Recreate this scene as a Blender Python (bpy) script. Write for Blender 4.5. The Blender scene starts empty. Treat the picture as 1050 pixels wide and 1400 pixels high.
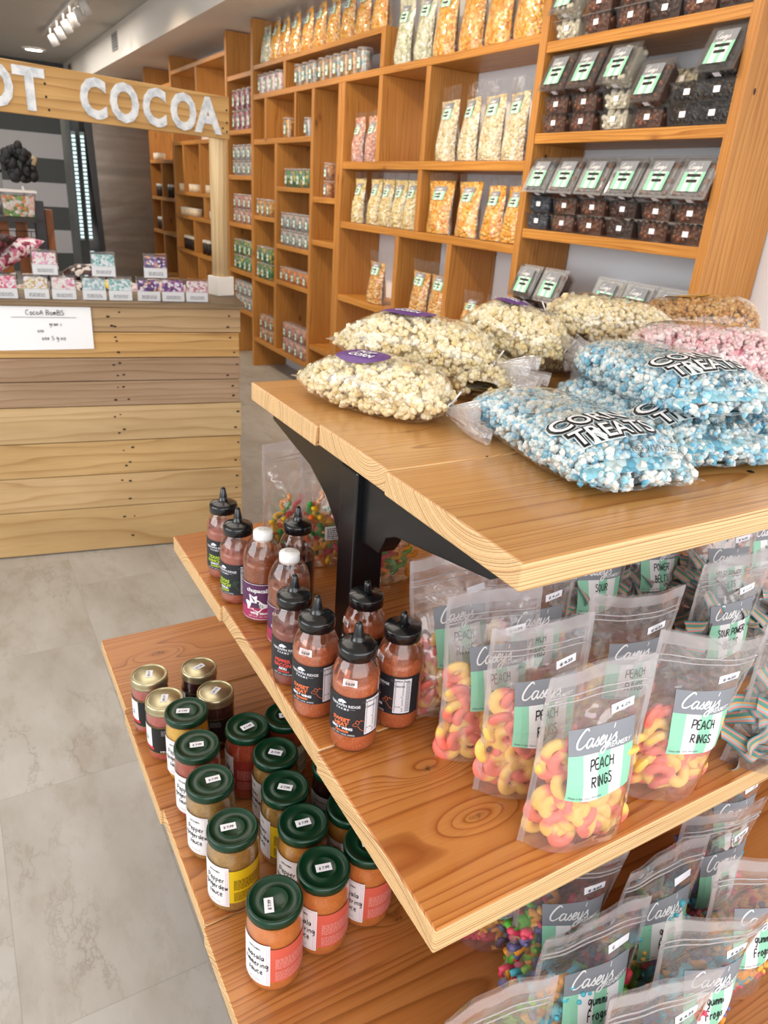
import bpy, math, random
import numpy as np
from mathutils import Vector, Matrix, Euler
R = math.radians
random.seed(7); RNG = np.random.RandomState(11)
SC = bpy.context.scene; COL = SC.collection

# ------------------------------------------------------------------ camera, world, lights, exposure
cd = bpy.data.cameras.new('camera'); cam = bpy.data.objects.new('camera', cd); COL.objects.link(cam)
a_, b_, c_ = -0.5457, 1.1608, 0.0722
M = (Matrix.Rotation(a_, 4, 'Z') @ Matrix.Rotation(b_, 4, 'X') @ Matrix.Rotation(c_, 4, 'Z'))
M.translation = Vector((0, 0, 1.40)); cam.matrix_world = M
cd.sensor_fit = 'VERTICAL'; cd.sensor_height = 36; cd.lens = 987.9 / 1400 * 36
cd.clip_start = 0.02; cd.clip_end = 60
cd.dof.use_dof = True; cd.dof.focus_distance = 0.95; cd.dof.aperture_fstop = 9.5
SC.camera = cam
SC.view_settings.view_transform = 'Standard'; SC.view_settings.look = 'None'
SC.view_settings.gamma = 1; SC.view_settings.use_curve_mapping = False
SC.view_settings.exposure = 0.36
SC.cycles.transparent_max_bounces = 28; SC.cycles.max_bounces = 8
SC.cycles.diffuse_bounces = 4; SC.cycles.glossy_bounces = 3; SC.cycles.transmission_bounces = 4
SC.cycles.caustics_reflective = False; SC.cycles.caustics_refractive = False
SC.cycles.sample_clamp_indirect = 4

w = bpy.data.worlds.new('daylight'); SC.world = w; w.use_nodes = True
w.node_tree.nodes['Background'].inputs[0].default_value = (0.93, 0.96, 1.0, 1)
w.node_tree.nodes['Background'].inputs[1].default_value = 0.85

def area(name, loc, rot, sx, sy, energy, color):
    l = bpy.data.lights.new(name, 'AREA'); l.shape = 'RECTANGLE'; l.size = sx; l.size_y = sy
    l.energy = energy; l.color = color
    o = bpy.data.objects.new(name, l); COL.objects.link(o); o.location = loc; o.rotation_euler = [R(v) for v in rot]
    return o
area('storefront_daylight', (0.2, -2.1, 1.9), (82, 0, 0), 5.5, 2.2, 88, (1.0, 0.98, 0.97))
area('side_window_daylight', (-3.2, 1.6, 1.8), (85, 0, -90), 3.5, 1.8, 72, (0.95, 0.98, 1.0))
area('ceiling_fill_light', (0.4, 3.6, 2.80), (0, 0, 0), 1.6, 4.0, 32, (1.0, 0.93, 0.83))  # soft overhead fill added to brighten the room, no panel fixture behind it
area('rear_ceiling_light', (0.6, 9.5, 2.80), (0, 0, 0), 2.0, 3.0, 55, (1.0, 0.94, 0.86))
def spot(name, loc, target, energy, ang, color=(1, .78, .52)):
    l = bpy.data.lights.new(name, 'SPOT'); l.energy = energy; l.spot_size = R(ang); l.spot_blend = .7; l.color = color
    l.shadow_soft_size = .05
    o = bpy.data.objects.new(name, l); COL.objects.link(o); o.location = loc
    o.rotation_euler = (Vector(target) - Vector(loc)).to_track_quat('-Z', 'Y').to_euler()
for i, (y0, y1) in enumerate(((2.2, 2.2), (3.6, 3.6), (5.0, 5.0), (6.6, 6.8), (8.2, 8.6))):
    spot('track_spot_%d' % i, (0.75, y0, 2.72), (2.25, y1, 1.35), 64, 80)

# ------------------------------------------------------------------ materials
def lin(c):
    if isinstance(c, str):
        c = c.lstrip('#'); c = [int(c[i:i + 2], 16) / 255 for i in (0, 2, 4)]
    return tuple((x / 12.92 if x <= .04045 else ((x + .055) / 1.055) ** 2.4) for x in c) + (1,)
MATS = {}
class NT:
    def __init__(s, name):
        s.mat = bpy.data.materials.new(name); s.mat.use_nodes = True; s.t = s.mat.node_tree
        s.t.nodes.clear(); s.out = s.t.nodes.new('ShaderNodeOutputMaterial')
    def n(s, typ, **kw):
        x = s.t.nodes.new(typ)
        for k, v in kw.items():
            if k.startswith('_'): x.inputs[k[1:].replace('_', ' ')].default_value = v
            else: setattr(x, k, v)
        return x
    def l(s, a, b): s.t.links.new(a, b)
    def math(s, op, a, b=None, c=None):
        x = s.t.nodes.new('ShaderNodeMath'); x.operation = op
        for i, v in enumerate((a, b, c)):
            if v is None: continue
            if isinstance(v, (int, float)): x.inputs[i].default_value = v
            else: s.l(v, x.inputs[i])
        return x.outputs[0]
    def ramp(s, fac, stops, interp='LINEAR'):
        x = s.t.nodes.new('ShaderNodeValToRGB'); x.color_ramp.interpolation = interp
        e = x.color_ramp.elements
        while len(e) < len(stops): e.new(.5)
        for k, (p, c) in zip(e, stops): k.position = p; k.color = lin(c)
        s.l(fac, x.inputs[0]); return x.outputs[0]
    def mix(s, fac, a, b, blend='MIX'):
        x = s.t.nodes.new('ShaderNodeMix'); x.data_type = 'RGBA'; x.blend_type = blend
        for sock, v in ((x.inputs[0], fac), (x.inputs[6], a), (x.inputs[7], b)):
            if isinstance(v, (int, float)): sock.default_value = v
            elif isinstance(v, (tuple, str)): sock.default_value = lin(v) if isinstance(v, str) else v
            else: s.l(v, sock)
        return x.outputs[2]
    def coord(s, out='Object', scale=(1, 1, 1), rnd=0):
        tc = s.t.nodes.new('ShaderNodeTexCoord'); v = tc.outputs[out]
        if rnd:
            oi = s.t.nodes.new('ShaderNodeObjectInfo')
            m = s.t.nodes.new('ShaderNodeVectorMath'); m.operation = 'SCALE'
            m.inputs[0].default_value = (rnd, rnd * .7, rnd * 1.3); s.l(oi.outputs['Random'], m.inputs[3])
            ad = s.t.nodes.new('ShaderNodeVectorMath'); s.l(v, ad.inputs[0]); s.l(m.outputs[0], ad.inputs[1]); v = ad.outputs[0]
        mp = s.t.nodes.new('ShaderNodeMapping'); mp.inputs['Scale'].default_value = scale; s.l(v, mp.inputs[0])
        return mp.outputs[0]
    def noise(s, vec, scale, detail=3, rough=.5, out=0):
        x = s.t.nodes.new('ShaderNodeTexNoise'); x.inputs['Scale'].default_value = scale
        x.inputs['Detail'].default_value = detail; x.inputs['Roughness'].default_value = rough
        s.l(vec, x.inputs['Vector']); return x.outputs[out]
    def bsdf(s, **kw):
        p = s.t.nodes.new('ShaderNodeBsdfPrincipled')
        for k, v in kw.items():
            k = k.replace('_', ' ')
            if isinstance(v, (int, float, tuple)): p.inputs[k].default_value = v
            else: s.l(v, p.inputs[k])
        s.l(p.outputs[0], s.out.inputs[0]); return p
    def bump(s, h, strength=.2, dist=.002):
        b = s.t.nodes.new('ShaderNodeBump'); b.inputs['Strength'].default_value = strength
        b.inputs['Distance'].default_value = dist; s.l(h, b.inputs['Height']); return b.outputs[0]

def plain(name, c, rough=.5, metal=0, spec=.5, coat=0, emit=0):
    if name in MATS: return MATS[name]
    t = NT(name); p = t.bsdf(Base_Color=lin(c), Roughness=rough, Metallic=metal)
    p.inputs['Specular IOR Level'].default_value = spec; p.inputs['Coat Weight'].default_value = coat
    p.inputs['Coat Roughness'].default_value = .08
    if emit: p.inputs['Emission Color'].default_value = lin(c); p.inputs['Emission Strength'].default_value = emit
    MATS[name] = t.mat; return t.mat

def wood(name, light, mid, dark, pith=(0, -.08), freq=120, rough=.35, axis='X', amp=.02, rnd=0, knots=(),
         tone=.35, avg=.75, coat=0, blot=(3, 14), spec=.5):
    """Solid growth-ring wood: rings around a pith running along `axis`, so end grain and face grain agree."""
    t = NT(name); v = t.coord('Object', rnd=rnd)
    sx = t.n('ShaderNodeSeparateXYZ'); t.l(v, sx.inputs[0]); X, Y, Z = sx.outputs
    L, A, B = {'X': (X, Y, Z), 'Y': (Y, X, Z), 'Z': (Z, X, Y)}[axis]
    cmb = t.n('ShaderNodeCombineXYZ'); t.l(t.math('MULTIPLY', L, 1.5), cmb.inputs[0])
    t.l(t.math('MULTIPLY', A, 6.0), cmb.inputs[1]); t.l(t.math('MULTIPLY', B, 6.0), cmb.inputs[2]); V = cmb.outputs[0]
    n1 = t.math('SUBTRACT', t.noise(V, 1.0, 2), .5); n2 = t.math('SUBTRACT', t.noise(V, .45, 1), .5)
    a = t.math('SUBTRACT', t.math('ADD', A, t.math('MULTIPLY', n1, amp)), pith[0])
    b = t.math('SUBTRACT', t.math('ADD', B, t.math('MULTIPLY', n2, amp * 1.6)), pith[1])
    r = t.math('SQRT', t.math('ADD', t.math('MULTIPLY', a, a), t.math('MULTIPLY', b, b)))
    kdark = None; n3 = t.math('SUBTRACT', t.noise(v, 160, 2), .35)
    for (kl, ka, ks) in knots:
        dl = t.math('MULTIPLY', t.math('SUBTRACT', L, kl), .36); da = t.math('SUBTRACT', A, ka)
        d2 = t.math('ADD', t.math('MULTIPLY', dl, dl), t.math('MULTIPLY', da, da))
        g = t.math('POWER', 2.718, t.math('MULTIPLY', d2, -1 / (ks * ks * 3.2)))
        r = t.math('ADD', r, t.math('MULTIPLY', g, ks * 1.15))
        k = t.math('POWER', 2.718, t.math('MULTIPLY', t.math('ADD', d2, t.math('MULTIPLY', n3, ks * ks * .5)), -1 / (ks * ks * .14)))
        kdark = k if kdark is None else t.math('MAXIMUM', kdark, k)
    cr = t.n('ShaderNodeCombineXYZ'); t.l(t.math('MULTIPLY', r, freq * .45), cr.inputs[0]); t.l(t.math('MULTIPLY', L, 1.2), cr.inputs[1])
    wv = t.noise(cr.outputs[0], 1.0, 2)
    f = t.math('FRACT', t.math('ADD', t.math('MULTIPLY', r, freq), t.math('MULTIPLY', wv, 3.2)))
    col = t.ramp(f, [(0, light), (.35, light), (.72, mid), (.92, dark), (1.0, light)])
    col = t.mix(t.ramp(t.noise(V, 2.3, 2), [(.35, (0, 0, 0)), (.65, (avg, avg, avg))]), col, lin(mid)); tn = t.noise(V, .9, 3); big = t.ramp(tn, [(.3, (.86, .84, .80)), (.7, (1, 1, 1))])
    col = t.mix(tone, col, t.mix(1.0, col, big, 'MULTIPLY'))
    cm2 = t.n('ShaderNodeCombineXYZ'); t.l(t.math('MULTIPLY', L, 8), cm2.inputs[0])
    t.l(t.math('MULTIPLY', A, 260), cm2.inputs[1]); t.l(t.math('MULTIPLY', B, 260), cm2.inputs[2])
    fib = t.noise(cm2.outputs[0], 1, 2); fc = t.ramp(fib, [(.25, (.86, .82, .76)), (.7, (1, 1, 1))])
    col = t.mix(.4, col, t.mix(1.0, col, fc, 'MULTIPLY'))
    if rnd:
        vk = t.n('ShaderNodeTexVoronoi'); vk.inputs['Scale'].default_value = 1.0; ck = t.n('ShaderNodeCombineXYZ')
        t.l(t.math('MULTIPLY', L, 3.2), ck.inputs[0]); t.l(t.math('MULTIPLY', A, 7.0), ck.inputs[1]); t.l(t.math('MULTIPLY', B, 7.0), ck.inputs[2]); t.l(ck.outputs[0], vk.inputs['Vector'])
        kk = t.ramp(vk.outputs['Distance'], [(.03, (1, 1, 1)), (.09, (.55, .55, .55)), (.16, (0, 0, 0))]); col = t.mix(t.math('MULTIPLY', kk, .8), col, lin('#6b3212'))
    if kdark is not None: col = t.mix(t.math('MINIMUM', t.math('MULTIPLY', kdark, 1.0), .85), col, lin('#4f2610'))
    p = t.bsdf(Base_Color=col, Roughness=rough, Normal=t.bump(fib, .12, .0006))
    p.inputs['Coat Weight'].default_value = coat; p.inputs['Coat Roughness'].default_value = .12
    p.inputs['Specular IOR Level'].default_value = spec
    MATS[name] = t.mat; return t.mat

def film(name, haze=.08, tint='#ffffff', rough=.07, gloss=1.0, wr=60, bump=.35, hcol='#e8e4e6', dist=.004):
    if name in MATS: return MATS[name]
    t = NT(name); v = t.coord('Object', rnd=3)
    tr = t.n('ShaderNodeBsdfTransparent'); tr.inputs[0].default_value = lin(tint)
    df = t.n('ShaderNodeBsdfDiffuse'); df.inputs[0].default_value = lin(hcol)
    tl = t.n('ShaderNodeBsdfTranslucent'); tl.inputs[0].default_value = lin(hcol)
    hz = t.n('ShaderNodeMixShader'); hz.inputs[0].default_value = .45; t.l(df.outputs[0], hz.inputs[1]); t.l(tl.outputs[0], hz.inputs[2])
    m1 = t.n('ShaderNodeMixShader'); m1.inputs[0].default_value = haze
    t.l(tr.outputs[0], m1.inputs[1]); t.l(hz.outputs[0], m1.inputs[2])
    gl = t.n('ShaderNodeBsdfGlossy'); gl.inputs['Roughness'].default_value = rough; gl.inputs[0].default_value = (1, 1, 1, 1)
    nz = t.noise(v, wr, 2)
    bn = t.bump(nz, bump, dist); t.l(bn, gl.inputs['Normal'])
    fr = t.n('ShaderNodeLayerWeight'); t.l(bn, fr.inputs['Normal'])
    sch = t.math('ADD', .045, t.math('MULTIPLY', t.math('POWER', fr.outputs['Facing'], 4.5), .75))
    m2 = t.n('ShaderNodeMixShader'); t.l(t.math('MINIMUM', t.math('MULTIPLY', sch, gloss), 1.0), m2.inputs[0])
    t.l(m1.outputs[0], m2.inputs[1]); t.l(gl.outputs[0], m2.inputs[2]); t.l(m2.outputs[0], t.out.inputs[0])
    MATS[name] = t.mat; return t.mat

def candy(name, cols, scale=90, rough=.4, bump=.8, dist=.006, spec=.5):
    """small packed pieces: voronoi cells with per-cell colour and rounded bump"""
    if name in MATS: return MATS[name]
    t = NT(name); v = t.coord('Object', rnd=2)
    vo = t.n('ShaderNodeTexVoronoi'); vo.inputs['Scale'].default_value = scale; t.l(v, vo.inputs['Vector'])
    sp = t.n('ShaderNodeSeparateColor'); t.l(vo.outputs['Color'], sp.inputs[0])
    n = len(cols); col = t.ramp(sp.outputs[0], [(i / n, c) for i, c in enumerate(cols)], 'CONSTANT')
    h = t.math('SUBTRACT', 1.0, vo.outputs['Distance'])
    p = t.bsdf(Base_Color=col, Roughness=rough, Normal=t.bump(h, bump, dist)); p.inputs['Specular IOR Level'].default_value = spec
    MATS[name] = t.mat; return t.mat

def island(name, cols, rough=.6, spatial=None, sss=.0):
    """colour differs from piece to piece"""
    t = NT(name); g = t.n('ShaderNodeNewGeometry')
    n = len(cols); f = g.outputs['Random Per Island']
    if spatial:
        nz = t.noise(t.coord('Object'), spatial, 2); f = t.math('ADD', t.math('MULTIPLY', f, .45), t.math('MULTIPLY', t.math('SUBTRACT', nz, .2), .95))
    col = t.ramp(f, [(i / max(1, n - 1), c) for i, c in enumerate(cols)])
    fine = t.noise(t.coord('Object'), 320, 2); col = t.mix(.8, col, t.mix(1.0, col, t.ramp(fine, [(.28, (.74, .62, .46)), (.40, (.97, .95, .90)), (.6, (1, 1, 1))]), 'MULTIPLY'))
    p = t.bsdf(Base_Color=col, Roughness=rough, Normal=t.bump(t.noise(t.coord('Object'), 400, 2), .5, .002))
    if sss:
        p.inputs['Subsurface Weight'].default_value = sss; p.inputs['Subsurface Radius'].default_value = (.01, .006, .004); p.inputs['Subsurface Scale'].default_value = .6
    MATS[name] = t.mat; return t.mat

# ------------------------------------------------------------------ mesh building
class MB:
    def __init__(s): s.v = []; s.f = []; s.m = []; s.s = []
    def add(s, vs, fs, mi=0, smooth=False):
        k = len(s.v); s.v.extend([tuple(map(float, p)) for p in vs])
        for f in fs: s.f.append(tuple(int(i) + k for i in f)); s.m.append(mi); s.s.append(smooth)
        return s
    def box(s, x0, x1, y0, y1, z0, z1, mi=0, xf=None):
        vs = [(x, y, z) for z in (z0, z1) for y in (y0, y1) for x in (x0, x1)]
        if xf: vs = [xf(p) for p in vs]
        return s.add(vs, [(0, 2, 3, 1), (4, 5, 7, 6), (0, 1, 5, 4), (2, 6, 7, 3), (0, 4, 6, 2), (1, 3, 7, 5)], mi)
    def frustum(s, x, y, z0, z1, t, mi=0, ctr=(0, 0)):
        vs = []
        for z, k in ((z0, t), (z1, 1)):
            vs += [(ctr[0] + a * x / 2 * k, ctr[1] + b * y / 2 * k, z) for a, b in ((-1, -1), (1, -1), (1, 1), (-1, 1))]
        return s.add(vs, [(3, 2, 1, 0), (4, 5, 6, 7)] + [(i, (i + 1) % 4, 4 + (i + 1) % 4, 4 + i) for i in range(4)], mi)
    def lathe(s, prof, n=32, mi=0, smooth=True, a0=0, a1=360, c=(0, 0)):
        full = abs(a1 - a0) >= 359.9; m = n if full else n + 1; vs = []; fs = []
        for r, z in prof:
            for i in range(m):
                a = R(a0 + (a1 - a0) * i / n); vs.append((c[0] + r * math.cos(a), c[1] + r * math.sin(a), z))
        for j in range(len(prof) - 1):
            for i in range(n):
                i2 = (i + 1) % m; fs.append((j * m + i, j * m + i2, (j + 1) * m + i2, (j + 1) * m + i))
        return s.add(vs, fs, mi, smooth)
    def grid(s, fn, nu, nv, mi=0, smooth=True, cu=False):
        vs = [fn(i / nu, j / nv) for j in range(nv + 1) for i in range(nu + (0 if cu else 1))]; m = nu if cu else nu + 1
        fs = [(j * m + i, j * m + (i + 1) % m, (j + 1) * m + (i + 1) % m, (j + 1) * m + i) for j in range(nv) for i in range(nu)]
        return s.add(vs, fs, mi, smooth)
    def tube(s, pts, r, n=8, mi=0, cap=True):
        pts = [Vector(p) for p in pts]; vs = []; fs = []
        rr = r if isinstance(r, (list, tuple)) else [r] * len(pts)
        for i, p in enumerate(pts):
            d = (pts[min(i + 1, len(pts) - 1)] - pts[max(i - 1, 0)]).normalized()
            u = d.orthogonal().normalized() if i == 0 else (u - d * u.dot(d)).normalized(); w_ = d.cross(u)
            for k in range(n):
                a = 2 * math.pi * k / n; vs.append(p + (u * math.cos(a) + w_ * math.sin(a)) * rr[i])
        for i in range(len(pts) - 1):
            for k in range(n): fs.append((i * n + k, i * n + (k + 1) % n, (i + 1) * n + (k + 1) % n, (i + 1) * n + k))
        if cap: fs.append(tuple(range(n))[::-1]); fs.append(tuple((len(pts) - 1) * n + k for k in range(n)))
        return s.add(vs, fs, mi, True)
    def prism(s, poly, h, fn, mi=0):
        n = len(poly); vs = [fn(x, y, 0) for x, y in poly] + [fn(x, y, h) for x, y in poly]
        return s.add(vs, [tuple(range(n))[::-1], tuple(range(n, 2 * n))] + [(i, (i + 1) % n, n + (i + 1) % n, n + i) for i in range(n)], mi)
    def flat(s, vf, fn, mi=0, off=(0, 0), sc=1):
        vs, fs = vf; return s.add([fn(off[0] + x * sc, off[1] + y * sc) for x, y in vs], fs, mi)
    def build(s, name, mats, parent=None, loc=(0, 0, 0), rot=(0, 0, 0), bevel=0):
        me = bpy.data.meshes.new(name); me.from_pydata(s.v, [], s.f)
        if not isinstance(mats, (list, tuple)): mats = [mats]
        for m in mats: me.materials.append(m)
        me.polygons.foreach_set('material_index', s.m); me.polygons.foreach_set('use_smooth', s.s)
        me.update(); return link(name, me, parent, loc, rot, bevel)

def link(name, me, parent=None, loc=(0, 0, 0), rot=(0, 0, 0), bevel=0):
    o = bpy.data.objects.new(name, me); COL.objects.link(o); o.parent = parent
    o.location = loc; o.rotation_euler = rot
    if bevel:
        b = o.modifiers.new('bevel', 'BEVEL'); b.width = bevel; b.segments = 2; b.limit_method = 'ANGLE'
    return o
def tag(o, label, cat, group=None, kind=None):
    o['label'] = label; o['category'] = cat
    if group: o['group'] = group
    if kind: o['kind'] = kind
    return o
def thing(name, label, cat, loc=(0, 0, 0), rz=0, group=None, rot=None):
    o = bpy.data.objects.new(name, None); COL.objects.link(o); o.location = loc
    o.rotation_euler = rot if rot else (0, 0, R(rz)); o.empty_display_size = .02
    return tag(o, label, cat, group)
def struct(o): o['kind'] = 'structure'; return o
def dup(root, loc, rot, label, group=None):
    r = root.copy(); COL.objects.link(r); r.location = loc; r.rotation_euler = rot; r['label'] = label
    if group: r['group'] = group
    for ch in KIDS[root.name]:
        c = ch[0].copy(); COL.objects.link(c); c.parent = r
        for g in ch[1]:
            d = g.copy(); COL.objects.link(d); d.parent = c
    return r
KIDS = {}
def remember(root):
    al = [o for o in COL.objects]
    KIDS[root.name] = [(c, [g for g in al if g.parent == c]) for c in al if c.parent == root]

# text and pen strokes
_TX = {}
def text(st, size=1, shear=0, off=0, space=1, align='CENTER'):
    k = (st, size, shear, off, space, align)
    if k not in _TX:
        c = bpy.data.curves.new('t', 'FONT'); c.body = st; c.size = size; c.shear = shear; c.offset = off
        c.space_character = space; c.align_x = align; c.resolution_u = 3
        o = bpy.data.objects.new('t', c); me = bpy.data.meshes.new_from_object(o)
        _TX[k] = ([(v.co.x, v.co.y) for v in me.vertices], [tuple(p.vertices) for p in me.polygons])
        bpy.data.objects.remove(o); bpy.data.meshes.remove(me); bpy.data.curves.remove(c)
    return _TX[k]
def smooth_line(p, k=5):
    if len(p) < 3: return p
    out = []; q = [p[0]] + list(p) + [p[-1]]
    for i in range(1, len(q) - 2):
        p0, p1, p2, p3 = q[i - 1:i + 3]
        for j in range(k):
            t = j / k; out.append(tuple(.5 * (2 * p1[d] + (p2[d] - p0[d]) * t + (2 * p0[d] - 5 * p1[d] + 4 * p2[d] - p3[d]) * t * t + (3 * p1[d] - p0[d] - 3 * p2[d] + p3[d]) * t ** 3) for d in (0, 1)))
    return out + [p[-1]]
def strokes(lines, w, sm=True, taper=.0, shear=0, k=5):
    V = []; F = []
    for ln in lines:
        p = smooth_line(ln, k) if sm else list(ln)
        p = [(x + y * shear, y) for x, y in p]; b = len(V); n = len(p)
        for i in range(n):
            x0, y0 = p[max(i - 1, 0)]; x1, y1 = p[min(i + 1, n - 1)]; d = math.hypot(x1 - x0, y1 - y0) or 1
            nx, ny = -(y1 - y0) / d, (x1 - x0) / d; ww = w * (1 - taper * abs(2 * i / (n - 1) - 1) ** 3) / 2
            V += [(p[i][0] + nx * ww, p[i][1] + ny * ww), (p[i][0] - nx * ww, p[i][1] - ny * ww)]
        F += [(b + 2 * i, b + 2 * i + 1, b + 2 * i + 3, b + 2 * i + 2) for i in range(n - 1)]
    return V, F
LOGO = [[(1.25, 1.75), (1.12, 2.0), (.8, 1.95), (.35, 1.35), (.1, .6), (.25, .08), (.7, .05), (1.2, .5)],
        [(1.95, .85), (1.6, .95), (1.3, .6), (1.32, .12), (1.55, .02), (1.85, .4), (2.0, .95)], [(2.0, .95), (1.9, .3), (2.05, .04), (2.3, .3), (2.62, .95)],
        [(2.62, .95), (2.6, .65), (2.76, .35), (2.6, .03), (2.3, .12)], [(2.7, .1), (3.0, .4), (3.32, .7), (3.25, .95), (3.0, .8), (2.88, .3), (3.1, .02), (3.5, .4)],
        [(3.5, .4), (3.62, .95), (3.55, .35), (3.72, .04), (4.0, .4), (4.15, .95)], [(4.15, .95), (3.95, -.1), (3.55, -.85), (3.2, -.8), (3.4, -.3), (4.2, .25)],
        [(4.42, 2.0), (4.34, 1.5)], [(4.2, .25), (4.78, .95), (4.76, .65), (4.92, .35), (4.75, .03), (4.42, .12)]]
HAND = {'P': [[(0, 0), (.1, 1)], [(.02, .95), (.6, .95), (.55, .5), (.08, .45)]], 'E': [[(.55, .98), (.08, .95), (.03, .05), (.55, .02)], [(.05, .5), (.45, .52)]],
        'A': [[(0, 0), (.35, 1), (.62, 0)], [(.12, .35), (.52, .38)]], 'C': [[(.6, .85), (.3, 1), (.05, .5), (.25, .05), (.6, .1)]],
        'H': [[(.08, 1), (.05, 0)], [(.58, 1), (.55, 0)], [(.07, .5), (.56, .52)]], 'R': [[(0, 0), (.08, 1)], [(.02, .95), (.6, .9), (.5, .55), (.08, .5)], [(.2, .5), (.65, 0)]],
        'I': [[(.2, 1), (.18, 0)]], 'N': [[(.03, 0), (.06, 1)], [(.06, 1), (.55, 0)], [(.55, 0), (.6, 1)]], 'G': [[(.6, .8), (.3, 1), (.05, .5), (.3, 0), (.6, .2), (.6, .45), (.35, .45)]],
        'S': [[(.55, .9), (.25, 1), (.1, .72), (.5, .4), (.45, .05), (.05, .08)]], 'O': [[(.3, 1), (.05, .5), (.3, 0), (.58, .5), (.3, 1)]], 'U': [[(.05, 1), (.08, .2), (.35, 0), (.55, .25), (.58, 1)]],
        'W': [[(0, 1), (.15, 0), (.35, .7), (.52, 0), (.7, 1)]], 'B': [[(.05, 0), (.08, 1)], [(.05, .98), (.5, .85), (.4, .55), (.08, .52)], [(.1, .52), (.6, .4), (.5, .05), (.05, 0)]],
        'L': [[(.08, 1), (.05, .03), (.55, .02)]], 'T': [[(0, .97), (.65, 1)], [(.32, .98), (.3, 0)]], 'F': [[(.05, 0), (.1, 1), (.6, .98)], [(.08, .52), (.45, .55)]],
        'M': [[(0, 0), (.08, 1)], [(.08, 1), (.35, .3)], [(.35, .3), (.62, 1)], [(.62, 1), (.7, 0)]], 'K': [[(.05, 1), (.03, 0)], [(.55, 1), (.05, .45)], [(.2, .55), (.6, 0)]],
        'g': [[(.45, .6), (.2, .68), (.05, .35), (.25, .1), (.45, .6)], [(.46, .6), (.44, -.3), (.1, -.35)]], 'u': [[(.03, .62), (.05, .15), (.25, .02), (.45, .3)], [(.45, .62), (.47, .02)]],
        'm': [[(.03, 0), (.05, .6)], [(.05, .45), (.2, .62), (.28, 0)], [(.28, .45), (.45, .62), (.52, 0)]], 'i': [[(.12, .6), (.1, .02)], [(.12, .85), (.14, .9)]],
        'r': [[(.05, .6), (.08, 0)], [(.07, .4), (.35, .62)]], 'a': [[(.45, .55), (.2, .65), (.05, .3), (.22, .02), (.45, .5)], [(.47, .62), (.5, 0)]], 's': [[(.4, .6), (.1, .5), (.38, .2), (.05, .02)]],
        'o': [[(.25, .65), (.03, .32), (.25, 0), (.46, .32), (.25, .65)]], 'n': [[(.03, .6), (.05, 0)], [(.05, .4), (.28, .64), (.4, .4), (.42, 0)]], 'e': [[(.05, .32), (.42, .4), (.25, .66), (.04, .35), (.2, 0), (.45, .12)]],
        'l': [[(.12, 1), (.1, 0)]], 't': [[(.2, .95), (.18, .05), (.35, .02)], [(0, .6), (.42, .62)]], 'p': [[(.05, .6), (.03, -.35)], [(.05, .5), (.3, .65), (.45, .3), (.08, .1)]],
        'c': [[(.4, .55), (.2, .65), (.04, .3), (.2, .02), (.42, .12)]], 'k': [[(.05, 1), (.05, 0)], [(.4, .6), (.08, .28)], [(.18, .36), (.42, 0)]], 'w': [[(0, .6), (.12, 0), (.26, .5), (.38, 0), (.52, .6)]],
        'X': [[(0, 1), (.55, 0)], [(.5, 1), (.03, 0)]], 'y': [[(.03, .6), (.22, .1)], [(.42, .62), (.12, -.35)]], 'd': [[(.45, .5), (.2, .62), (.04, .3), (.22, .02), (.45, .4)], [(.46, 1), (.48, 0)]]}
def handwriting(st, w=.09, jit=.03, seed=1, adv=None):
    rr = random.Random(seed); V = []; F = []; x = 0
    for ch in st:
        if ch == ' ': x += .4; continue
        L = HAND[ch]; wd = max(p[0] for s_ in L for p in s_)
        ls = [[(x + p[0] + rr.uniform(-jit, jit), p[1] + rr.uniform(-jit, jit)) for p in s_] for s_ in L]
        v, f = strokes(ls, w, True, k=3); b = len(V); V += v; F += [tuple(i + b for i in q) for q in f]; x += wd + .17
    return [(a - x / 2, b) for a, b in V], F
def rect(x0, x1, y0, y1, nx=1, ny=1):
    return ([(x0 + (x1 - x0) * i / nx, y0 + (y1 - y0) * j / ny) for j in range(ny + 1) for i in range(nx + 1)],
            [(j * (nx + 1) + i, j * (nx + 1) + i + 1, (j + 1) * (nx + 1) + i + 1, (j + 1) * (nx + 1) + i) for j in range(ny) for i in range(nx)])
def textlines(x0, x1, y0, y1, n, seed=0, fill=.55):
    """rows of tiny print, as short word dashes"""
    rr = random.Random(seed); V = []; F = []; h = (y1 - y0) / n
    for i in range(n):
        x = x0; yy = y0 + i * h
        while x < x1 - h * .5:
            l = min(rr.uniform(.8, 3.2) * h, x1 - x); b = len(V)
            V += [(x, yy), (x + l, yy), (x + l, yy + h * fill), (x, yy + h * fill)]; F.append((b, b + 1, b + 2, b + 3)); x += l + h * .55
    return V, F

# shared materials
white = plain('white_paper', '#ecebec', .6); ink = plain('black_ink', '#17171c', .6)
greyp = plain('grey_label_print', '#85888f', .5); mint = plain('mint_label_print', '#93d0b2', .5)
greyink = plain('grey_fine_print', '#55565c', .6); black_metal = plain('black_powder_coat', '#0d0d10', .28, .0, .6)
blackp = plain('black_plastic', '#101215', .22, coat=.3); pricep = plain('price_sticker_paper', '#f2f0f6', .5)
pinkink = plain('pale_pink_print', '#d9a8c4', .6)
clear = film('clear_film', .12, wr=22, bump=.9, gloss=2.3, dist=.008, hcol='#efe9ec'); clear2 = film('clear_bag_film', .025, wr=45, bump=.7, gloss=1.5, dist=.006)
rigid = film('clear_rigid_plastic', .06, wr=8, bump=.1, rough=.04, gloss=1.4, tint='#f4f4f4', hcol='#cfcfd2')
seal = film('clear_sealed_edge', .36, wr=40, bump=.4, gloss=1.6, hcol='#e9e2e5')
bottle_clear = film('bottle_plastic', .05, '#f2e6e0', wr=25, bump=.12, rough=.05, gloss=1.5, hcol='#caa89a')
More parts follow.
